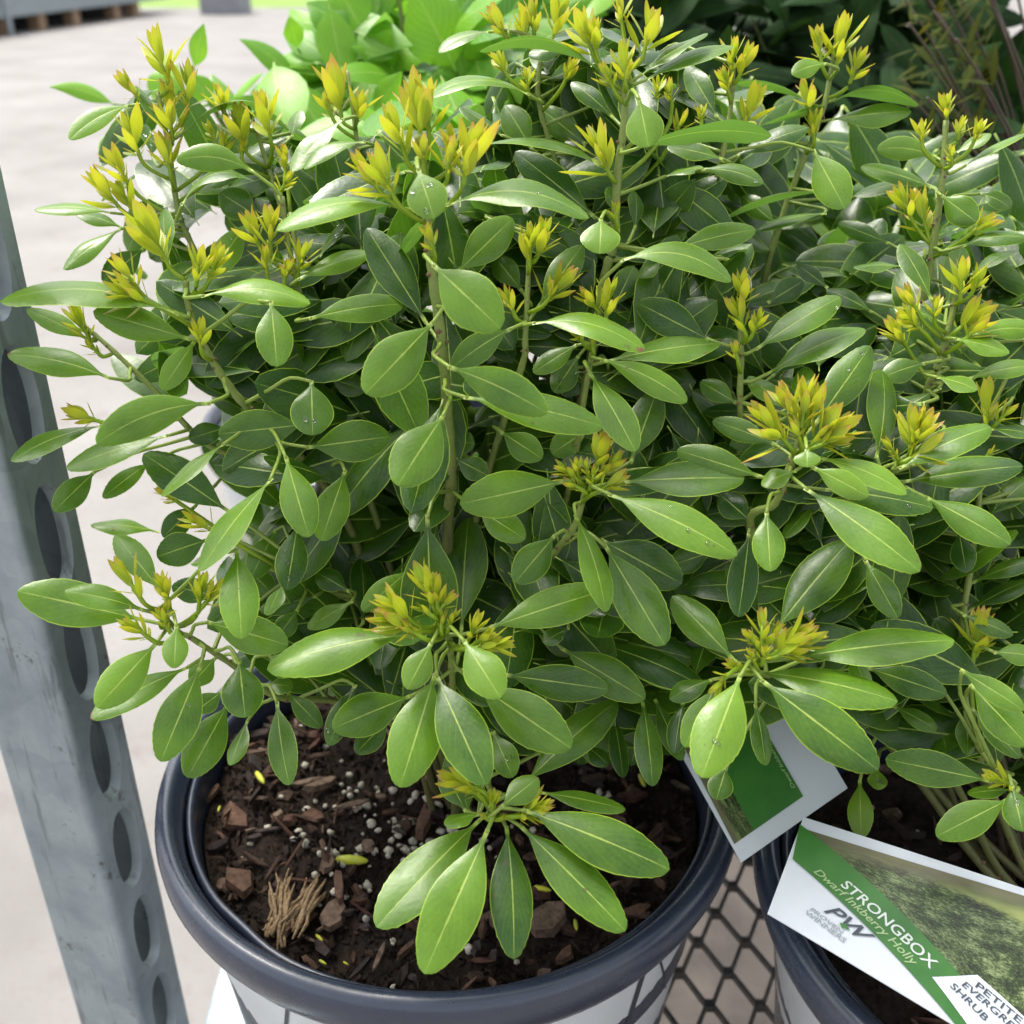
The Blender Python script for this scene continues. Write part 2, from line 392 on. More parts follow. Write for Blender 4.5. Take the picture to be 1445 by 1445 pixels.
# shelf frame bars and expanded-metal strands
def bar(x0,y0,x1,y1,zb,zt,name='frame_bar'):
    mb=MB(); mb.box(x0,y0,zb,x1,y1,zt); o=mb.build(name, M['galv'], trolley, False)
    bv=o.modifiers.new('b','BEVEL'); bv.width=.002; bv.segments=2; return o
bar(-.180,.10,-.154,1.12,SHZ-.03,SHZ-.002); bar(.95,.10,.976,1.12,SHZ-.03,SHZ-.002)
bar(-.1535,.10,.9495,.125,SHZ-.03,SHZ-.003); bar(-.1535,1.095,.9495,1.12,SHZ-.03,SHZ-.003)
bar(-.235,.37,-.1805,.40,SHZ-.027,SHZ-.004,'bracket')
o=MB(); o.box(-.18,.10,.17,.976,1.12,.20); o.build('base_board',simple('dark_plywood',(.075,.063,.054),.85,(.125,.105,.09),14,bump=.3),trolley,False)  # guessed deck, added as a dark backing beneath the mesh
cw,ch=.030,.0225
nrow=int((1.09-.13)/ch); 
def strand_mesh():
    mb=MB(); n=int(1.10/(cw/2))
    pts=[]
    for i in range(n):
        pts.append(V((-.153+i*cw/2, (ch/2 if i%2 else -ch/2)*.94, 0)))
    # a flat bar folded back and forth, with a short bond at each corner
    vs=[];fs=[];hw=.0024;hh=.0020
    for i,p in enumerate(pts):
        for dx in (-.0022,.0022):
            q=p+V((dx,0,0))
            vs+= [q+V((0,-hw,-hh)),q+V((0,hw,-hh)),q+V((0,hw,hh)),q+V((0,-hw,hh))]
    k=len(vs)//4
    for i in range(k-1):
        for j in range(4): fs.append((i*4+j,(i+1)*4+j,(i+1)*4+(j+1)%4,i*4+(j+1)%4))
    me=bpy.data.meshes.new('strand'); me.from_pydata([tuple(v) for v in vs],[],fs); me.materials.append(M['strand']); me.update(); return me
sm=strand_mesh()
sm2=sm.copy()
for v in sm2.vertices: v.co.y=-v.co.y
sm2.flip_normals()
for i in range(nrow):
    o=bpy.data.objects.new('strand', sm if i%2 else sm2); col.objects.link(o); o.parent=trolley
    o.location=V((0,.135+i*ch,SHZ-.0015))-trolley.location

# ------------------------------------------------------------------ pots
RIM = CZ - .335
RO = .130
def make_pot(cx, cy, rimz, label, bodymat, strokes, group='nursery pots on the mesh shelf', seed=0, k=1.0):
    root=empty('nursery_pot',(cx,cy,SHZ)); tag(root,label,'pot',group)
    H=rimz-SHZ
    vs,fs=lathe([(.0,.002),(.088*k,.002),(.095*k,.006),(.1190*k,H-.018)],96,cx,cy,SHZ); mesh_obj('body',vs,fs,bodymat,root)
    ws=lambda a:1+.004*math.sin(2*a+seed)+.002*math.sin(5*a+seed)
    vs,fs=lathe([(.1190*k,-.025),(.1225*k,-.0255),(.1245*k,-.024),(.1268*k,-.019),(.1285*k,-.014),(.1288*k,-.0085),(.1280*k,-.0045),(.1262*k,-.0012),(.1228*k,-.0005),(.1202*k,-.0025),(.1190*k,-.0065),(.1178*k,-.0075),(.1172*k,-.020),(.112*k,-.07),(.106*k,-.13)],128,cx,cy,rimz,ws); mesh_obj('rim',vs,fs,M['plastic'],root)
    # inner grow liner, nested slightly off centre so that a dark gap shows on one side
    vs,fs=lathe([(.1130*k,-.075),(.1166*k,-.020),(.1176*k,-.0120),(.1172*k,-.0090),(.1158*k,-.0078),(.1144*k,-.0092),(.1136*k,-.014),(.108*k,-.075)],128,cx+.0005,cy+.0005,rimz-.0005,lambda a:1+.003*math.sin(3*a+1)-.012*math.exp(-((a-math.radians(228))/.12)**2)); mesh_obj('liner',vs,fs,M['plastic'],root)
    for st in strokes:     # dark print on the side: list of (angle deg, drop below rim, angle, drop, half width)
        (a0,d0,a1,d1,wd)=st; vs=[]; n=8
        for i in range(n+1):
            t=i/n; a=R(a0+(a1-a0)*t); d=d0+(d1-d0)*t; 
            for s in (-1,1):
                an=a+s*wd; zz=H-.022-d; rr=(.095+(.1190-.095)*(zz-.006)/(H-.024))*k+.0004
                vs.append(V((cx+rr*math.cos(an),cy+rr*math.sin(an),SHZ+zz)))
        mesh_obj('print_stroke',vs,[(2*i,2*i+1,2*i+3,2*i+2) for i in range(n)],M['ink'],root)
    return root
FP=(-.0285,.382); RP=(.231,.312); BP=(.130,.628); VP=(-.12,.79); DP=(.46,.80); DP2=(.27,.86); XP=(.50,.52)
make_pot(*FP,RIM,'white printed nursery pot with navy rim, standing beside the slotted post',M['potwhite'],
   [(313,.010,310,.10,.016),(317,.012,328,.06,.006),(330,.010,338,.06,.006),(240,.016,231,.08,.008)],seed=1,k=1.035)
make_pot(*RP,RIM-.002,'grey printed nursery pot with navy rim, holding the two plant tags',M['potgrey'],[(212,.035,207,.09,.012),(225,.03,221,.10,.016)],seed=2.2)
make_pot(*BP,RIM,'navy rimmed nursery pot hidden behind the other shrubs',M['potwhite'],[],seed=3)
make_pot(*VP,RIM,'navy rimmed nursery pot under the light green leafy plant',M['potwhite'],[],seed=4)
make_pot(*DP,RIM,'navy rimmed nursery pot under the feathery olive shrub',M['potgrey'],[],seed=5)
make_pot(*DP2,RIM,'navy rimmed nursery pot under the dark broad-leaved shrub',M['potgrey'],[],seed=6)

# ------------------------------------------------------------------ soil with bark chips and perlite
def chip_mesh(i):
    random.seed(100+i); bm=bmesh.new(); n=random.choice((5,6,7)); lx=1; ly=random.choice((.25,.35,.5,.8)); lz=random.choice((.12,.2,.25))
    top=[];bot=[]
    for j in range(n):
        an=2*math.pi*j/n+rnd(-.2,.2); r=rnd(.75,1.1)
        x,y=math.cos(an)*r*.5*lx,math.sin(an)*r*.5*ly
        bot.append(bm.verts.new((x,y,-lz/2+rnd(-.04,.04)))); top.append(bm.verts.new((x*.9,y*.85,lz/2+rnd(-.06,.06))))
    bm.faces.new(top); bm.faces.new(bot[::-1])
    for j in range(n): bm.faces.new((bot[j],bot[(j+1)%n],top[(j+1)%n],top[j]))
    me=bpy.data.meshes.new('bark_chip'); bm.to_mesh(me); bm.free(); return me
def bead_mesh(i):
    random.seed(200+i); bm=bmesh.new(); bmesh.ops.create_icosphere(bm,subdivisions=2,radius=.5)
    for v in bm.verts: v.co*=rnd(.74,1.15)
    for v in bm.verts: v.co.x*=1.25
    for f in bm.faces: f.smooth=True
    me=bpy.data.meshes.new('perlite_bead'); bm.to_mesh(me); bm.free(); me.materials.append(M['perlite']); return me
CHIPS=[]
for i in range(12):
    me=chip_mesh(i); me.materials.append(M['bark'][i%6]); CHIPS.append(me)
BEADS=[bead_mesh(i) for i in range(4)]
def soil(cx,cy,label,nchip,nbead,front=False,k=1.0):
    zs=RIM-.027; random.seed(int(cx*1000)+5)
    hgt=lambda x,y: zs+.004*math.sin(x*70+1)*math.cos(y*55)+.003*math.sin(x*160+y*120)
    vs=[];fs=[];nr,na=22,72
    for i in range(nr+1):
        for j in range(na):
            r=.1108*k*i/nr; an=2*math.pi*j/na; x=cx+r*math.cos(an); y=cy+r*math.sin(an)
            vs.append((x,y,hgt(x,y)+rnd(-.0016,.0016)))
    for i in range(nr):
        for j in range(na): fs.append((i*na+j,(i+1)*na+j,(i+1)*na+(j+1)%na,i*na+(j+1)%na))
    root=empty('potting_soil',(cx,cy,zs)); tag(root,label,'soil')
    b=mesh_obj('soil_bed',vs,fs,M['soil'],root)
    g=MB()
    for i in range(9000 if front else 900):
        r=.110*k*math.sqrt(random.random()); an=rnd(0,6.283); x=cx+r*math.cos(an); y=cy+r*math.sin(an); s=rnd(.0008,.0026)*(1.6 if i%9==0 else 1)
        c=V((x,y,hgt(x,y)+s*.3)); ax=[rvec()*s for _ in range(4)]
        g.add([c+ax[0],c+ax[1],c+ax[2]-V((0,0,s)),c+ax[3]],[(0,1,2),(0,2,3),(0,3,1),(1,3,2)])
    tag(g.build('soil_crumbs',M['grain'],root,False),kind='stuff')
    def put(name,me,x,y,sz,rot,dz=.0):
        o=bpy.data.objects.new(name,me); col.objects.link(o); o.parent=root
        o.location=V((x,y,hgt(x,y)+dz))-root.location; o.rotation_euler=rot; o.scale=(sz,)*3 if not isinstance(sz,tuple) else sz; return o
    for i in range(nchip):
        r=.107*k*math.sqrt(random.random()); an=rnd(0,6.283); s=rnd(.004,.013)*(1 if i%5 else 1.4)
        put('bark_chip',random.choice(CHIPS),cx+r*math.cos(an),cy+r*math.sin(an),(s,s*rnd(.6,1.1),s),(rnd(-.5,.5),rnd(-.5,.5),rnd(0,6.28)),rnd(.001,.004))
    for i in range(nchip//3):
        r=.107*k*math.sqrt(random.random()); an=rnd(0,6.283); s=rnd(.010,.024)
        put('bark_splinter',random.choice(CHIPS),cx+r*math.cos(an),cy+r*math.sin(an),(s,s*.22,s*.2),(rnd(-.3,.3),rnd(-.5,.5),rnd(0,6.28)),rnd(.002,.005))
    for i in range(nbead):
        r=.10*math.sqrt(random.random()); an=rnd(0,6.283); x,y=cx+r*math.cos(an),cy+r*math.sin(an)
        if front and i%5: x,y=cx-.024+random.gauss(0,.024),cy-.026+random.gauss(0,.026)
        s=rnd(.0014,.0046); put('perlite_bead',random.choice(BEADS),x,y,(s,s,s*.9),(rnd(0,3),rnd(0,3),0),.0014)
    return root,put,hgt
sr,put,hgt=soil(*FP,'dark potting soil with bark chips and white perlite, below the lowest drooping rosette',290,185,True,1.035)
def ray_soil(px,py):
    d=(P(px,py,1)-CAM); t=(RIM-.026-CZ)/d.z; p=CAM+d*t; return p
# singled-out pieces on the soil
for (px,py,sz,i,rz) in [(455,1112,.021,9,.6),(300,1125,.014,1,1.2),(340,1255,.020,7,2.3),(470,1300,.017,3,1.2),(480,1270,.019,1,1.8),(335,1060,.012,3,.3),(770,1310,.022,3,.7),(600,1160,.03,1,1.4),(360,1040,.016,5,.2),(390,1075,.020,9,2.2),(890,1130,.02,4,.2),(925,1180,.02,10,.9)]:
    p=ray_soil(px,py); put('bark_chip',CHIPS[i],p.x,p.y,(sz,sz*.85,sz*.7),(rnd(-.2,.2),rnd(-.2,.2),rz),.005)
def bud_mesh():
    vs,fs=lathe([(0,-.5),(.10,-.4),(.15,-.1),(.13,.25),(.06,.45),(0,.5)],8)
    me=bpy.data.meshes.new('fallen_bud'); me.from_pydata([tuple(v) for v in vs],[],fs); me.materials.append(M['yellowbit'])
    for p in me.polygons: p.use_smooth=True
    return me
bm_=bud_mesh()
for px,py,sz,rz in [(497,1223,.0150,1.5),(370,1118,.010,.6),(310,1146,.004,0),(455,1354,.004,1),(488,1358,.003,1),(905,1115,.009,.2),(765,1268,.008,1.3),(812,1313,.006,.1),(348,1238,.003,.4),(450,1320,.005,.8)]:
    p=ray_soil(px,py); o=put('fallen_bud',bm_,p.x,p.y,sz,(math.pi/2,0,rz),.005)
st_=MB(); c=ray_soil(412,1290)
for cxo,lean,nf_,lf in ((-.004,-.10,16,.030),(.007,.22,13,.026),(.000,.62,7,.020)):
    for i in range(nf_):
        b0=c+V((cxo+rnd(-.0035,.0035),rnd(-.006,.004),.003+rnd(0,.003))); ln=rnd(.6,1.05)*lf
        dr=V((math.sin(lean+rnd(-.35,.35)),.85,rnd(.0,.22))).normalized()*ln
        pts=[b0-dr*.5+rvec()*.0008,b0-dr*.15+rvec()*.0008,b0+dr*.2+rvec()*.0008,b0+dr*.5]; st_.tube(pts,[rnd(.0003,.001),rnd(.0006,.0014),rnd(.0005,.0012),.0003],5)
st_.build('straw_tuft',M['straw'],sr)
soil(*RP,'dark shaded potting soil behind the tags of the grey pot',90,20)
soil(*BP,'dark potting soil in the pot behind the front shrubs',30,5)
soil(*VP,'dark potting soil under the light green leafy plant',20,5)
soil(*DP,'dark potting soil under the feathery olive shrub',20,5)
soil(*DP2,'dark potting soil under the dark broad-leaved shrub',20,5)

# ------------------------------------------------------------------ leaves
def shape_holly(s):
    if s<=0 or s>=1: return 0.0
    return math.sin(math.pi*s**1.15)**(.95-.42*s)
def shape_acute(s):
    if s<=0 or s>=1: return 0.0
    return math.sin(math.pi*s**.80)**.95
ST=[0,.04,.08,.115,.16,.22,.29,.37,.45,.53,.60,.665,.70,.735,.775,.81,.85,.88,.915,.94,.965,.985,1.0]
TEETH={.70:1.035,.735:.985,.775:1.045,.81:.975,.85:1.06,.88:.965,.915:1.09,.94:.93,.965:1.12}
XS=[-1,-.94,-.55,-.1,0,.1,.55,.94,1]
def leaf_geo(b, ctrl, t, w, side, shape=shape_holly, fold=.12, curl=.10, teeth=True, stations=ST, xs=XS, pet=.0007):
    vs=[];uv=[];fs=[]
    L=(t-b).length; jt=rnd(.9,1.15); wv=rnd(-.14,.14); ph=rnd(0,6); ta={k:rnd(0,.8) for k in TEETH}; tb={k:rnd(0,.8) for k in TEETH}
    for s in stations:
        p=(1-s)**2*b+2*s*(1-s)*ctrl+s*s*t
        T=(2*(1-s)*(ctrl-b)+2*s*(t-ctrl))
        if T.length<1e-7: T=t-b
        T.normalize(); S=(side-T*side.dot(T)).normalized(); n=S.cross(T)
        q=(s-.075)/.925
        hw=max(w*.5*shape(q), pet*(1.0 if s<.97 else .3))
        tA=tB=1.0
        if teeth: tA=1+(TEETH.get(s,1)-1)*jt*ta.get(s,0); tB=1+(TEETH.get(s,1)-1)*jt*tb.get(s,0)
        for x in xs:
            a=abs(x); zz=(fold*a*.6-(fold+curl)*a*a*.62)*hw + wv*hw*math.sin(8*s+ph+(2 if x<0 else 0))*a
            vs.append(p+S*(x*hw*(tA if x<-.9 else tB if x>.9 else 1))+n*zz); uv.append((.5+.5*x,s))
    k=len(xs)
    for i in range(len(stations)-1):
        for j in range(k-1): fs.append((i*k+j,i*k+j+1,(i+1)*k+j+1,(i+1)*k+j))
    return vs,fs,uv
ST2=[0,.08,.14,.25,.38,.52,.66,.78,.88,.95,1.0]; XS2=[-1,-.5,0,.5,1]
STY=[0,.10,.22,.36,.5,.64,.78,.9,1.0]

def shape_young(s):
    if s<=0 or s>=1: return 0.0
    return math.sin(math.pi*s**.95)**.72
class Shrub:
    def __init__(s, name, loc, label, cat='shrub', group=None):
        s.root=empty(name,loc); tag(s.root,label,cat,group); s.loc=V(loc); s.stems=[]; s.nleaf=0; s.nyoung=0
        s.rest=MB(); s.restpet=MB(); s.young_rest=MB(); s.sg={}
    def nearest(s,p,maxd,steep=False):
        best=None
        for q in s.stems:
            d=(q-p).length
            # a leaf hangs on a node that lies at or below it
            d2=d+max(0,q.z-p.z)*.6 if not steep else d+1.6*max(0,q.z-(p.z-.65*d))
            if best is None or d2<best[0]: best=(d2,q,d)
        return best[1] if best and best[2]<maxd else None
S_front=Shrub('inkberry_shrub',(FP[0],FP[1],RIM-.028),'glossy green inkberry shrub with yellow shoot tips in the white pot',group='inkberry shrubs')
S_right=Shrub('inkberry_shrub',(RP[0],RP[1],RIM-.028),'glossy green inkberry shrub growing behind the tags of the grey pot',group='inkberry shrubs')
S_back=Shrub('inkberry_shrub',(BP[0],BP[1],RIM-.028),'inkberry shrub with bare stems rising behind the two front shrubs',group='inkberry shrubs')
OWN=dict(f=S_front,r=S_right,b=S_back)
def owner(px,py):
    if px>960 and py<400: return S_back
    if px>975 : return S_right
    return S_front

# ---- stems: px py depth(cm) ... radius(mm) ; continues down to the pot when marked *
STEMS='''
f* 2.1 | 590 190 33.5 , 601 260 34 , 605 330 34.5 , 612 400 35 , 625 500 36 , 633 600 37.3 , 637 680 38.5 , 632 760 40.3
f* 1.9 | 884 90 37 , 880 180 37.4 , 872 242 37.8 , 865 346 38.5 , 853 391 39 , 822 560 41.5
f* 1.7 | 262 395 36.3 , 268 440 36.7 , 290 492 37 , 320 540 37.6 , 352 578 38.2 , 420 640 40 , 500 760 42
f  1.5 | 398 277 38.3 , 410 360 38.8 , 430 446 39.2 , 446 537 39.8 , 474 595 40.5 , 540 760 42.5
f  1.4 | 410 300 40 , 436 450 40.2 , 464 537 40.8 , 490 620 41.5
f  1.4 | 112 455 39.2 , 152 488 39.2 , 221 554 39.6 , 290 625 40.4 , 384 671 41.5 , 470 760 42.8
f  1.5 | 222 130 41 , 238 207 41.2 , 252 300 41.5 , 275 355 41.8 , 330 480 42.4 , 400 640 43
f  1.2 | 350 150 42 , 370 210 42 , 398 300 42 , 420 400 42.5
f* 1.4 | 748 330 36.5 , 745 400 36.8 , 741 480 37.2 , 737 515 37.6 , 692 657 40 , 660 800 42
f  1.3 | 842 440 37.2 , 836 495 37.5 , 824 564 38.2 , 800 700 40.5 , 740 860 43
f  1.5 | 835 670 36.2 , 827 692 36.4 , 810 744 37.3 , 789 772 38 , 740 850 40.5 , 690 980 43.5
f* 1.4 | 622 880 35.3 , 632 900 35.8 , 637 935 37 , 640 1000 40 , 640 1060 43
f  1.4 | 225 860 36.2 , 250 890 36.6 , 273 902 37 , 332 941 38.4 , 390 983 40 , 480 992 42.5 , 580 1040 44
f  1.3 | 694 1152 35.0 , 696 1140 35.8 , 690 1110 38 , 668 1080 41.5 , 645 1075 43.5
f  1.2 | 700 40 41 , 760 60 41 , 760 140 41.5 , 790 260 42.5 , 800 400 43
f  1.2 | 490 100 42 , 500 170 42 , 510 260 42.5 , 520 400 43
f  1.2 | 440 730 40 , 390 800 40 , 480 840 42 , 560 900 43.5
f  1.2 | 588 800 40.5 , 590 860 41.5 , 600 960 43
r* 1.7 | 1135 600 35.6 , 1122 640 35.9 , 1115 658 36.2 , 1094 710 37 , 1059 744 38.2 , 1120 900 41 , 1280 1080 44
r  1.5 | 1045 420 37.4 , 1046 500 37.8 , 1045 585 38.5 , 1060 720 40.5 , 1180 920 43
r* 1.7 | 1350 400 38.5 , 1342 450 38.7 , 1325 512 39 , 1305 564 39.6 , 1290 700 42 , 1330 950 44
r  1.4 | 1075 920 34.8 , 1066 945 35.6 , 1100 960 37.5 , 1200 1010 41 , 1330 1080 43
r* 1.5 | 1388 600 39 , 1381 710 39.6 , 1368 810 40 , 1357 900 40.5 , 1370 1040 42.5
r  1.3 | 1285 640 36.6 , 1262 660 37 , 1240 720 38.5 , 1213 834 40.2 , 1215 865 41 , 1300 1000 43.5
r  1.2 | 1425 1105 36 , 1400 1080 37 , 1377 1049 38.5 , 1380 1060 41
b* 1.7 | 1335 170 40 , 1330 250 40.3 , 1325 290 40.6 , 1312 380 41.4 , 1300 460 42.5 , 1290 640 47
b* 1.6 | 1180 60 43.5 , 1165 140 43.8 , 1152 180 44 , 1118 266 44.8 , 1080 387 46 , 1060 520 49
b  1.4 | 1035 90 40.5 , 1030 160 40.8 , 1014 242 41.2 , 997 311 42 , 980 420 44
'''
def add_stem(sh, pts, rad, tobase, woody=False, nodes=True, rough=1.0):
    r0=rad*.82e-3; k=len(pts)
    rads=[r0*(.75+.5*i/(k-1)) for i in range(k)]
    if tobase:
        base=sh.loc+V((rnd(-.012,.012),rnd(-.012,.012),-.005)); mid=pts[-1].lerp(base,.5)+V((0,0,-.012))
        pts=pts+[mid,base]; rads=rads+[r0*1.5,r0*1.8]
    pp,rr=spline(pts,rads,6)
    mb=MB(); n=len(pp)
    r2=[r*(1+.10*math.sin(i*2.1)) for i,r in enumerate(rr)]
    mb.tube(pp,r2,8)
    # lower part woodier
    k8=len(mb.v); mb.t=[((max(0,min(1,(i//8/n-.45)*1.6))),0,0,1) for i in range(k8)]
    o=mb.build('stem',M['stem'],sh.root)
    if nodes:
        sc_=MB(); 
        for i in range(2,n-2):
            if random.random()<.35:
                d=rvec(); t=(pp[i+1]-pp[i-1]).normalized(); d=(d-t*d.dot(t)).normalized(); c=pp[i]+d*rr[i]*.95; s=rr[i]*.8
                a=t; b=d.cross(t)
                vs=[c+a*s*.8,c+b*s,c-a*s*.8,c-b*s,c+d*s*.9]
                sc_.add(vs,[(0,1,4),(1,2,4),(2,3,4),(3,0,4)])
        if sc_.v: tag(sc_.build('leaf_scars',M['scar'],o),kind='stuff')
    sh.stems+=pp
    return pp
for ln in STEMS.strip().splitlines():
    h,body=ln.split('|'); hh=h.split(); sh=OWN[hh[0][0]]
    pts=[P(*[float(x) for x in q.split()[:2]],float(q.split()[2])/100) for q in body.split(',')]
    add_stem(sh,pts,float(hh[1]),True)

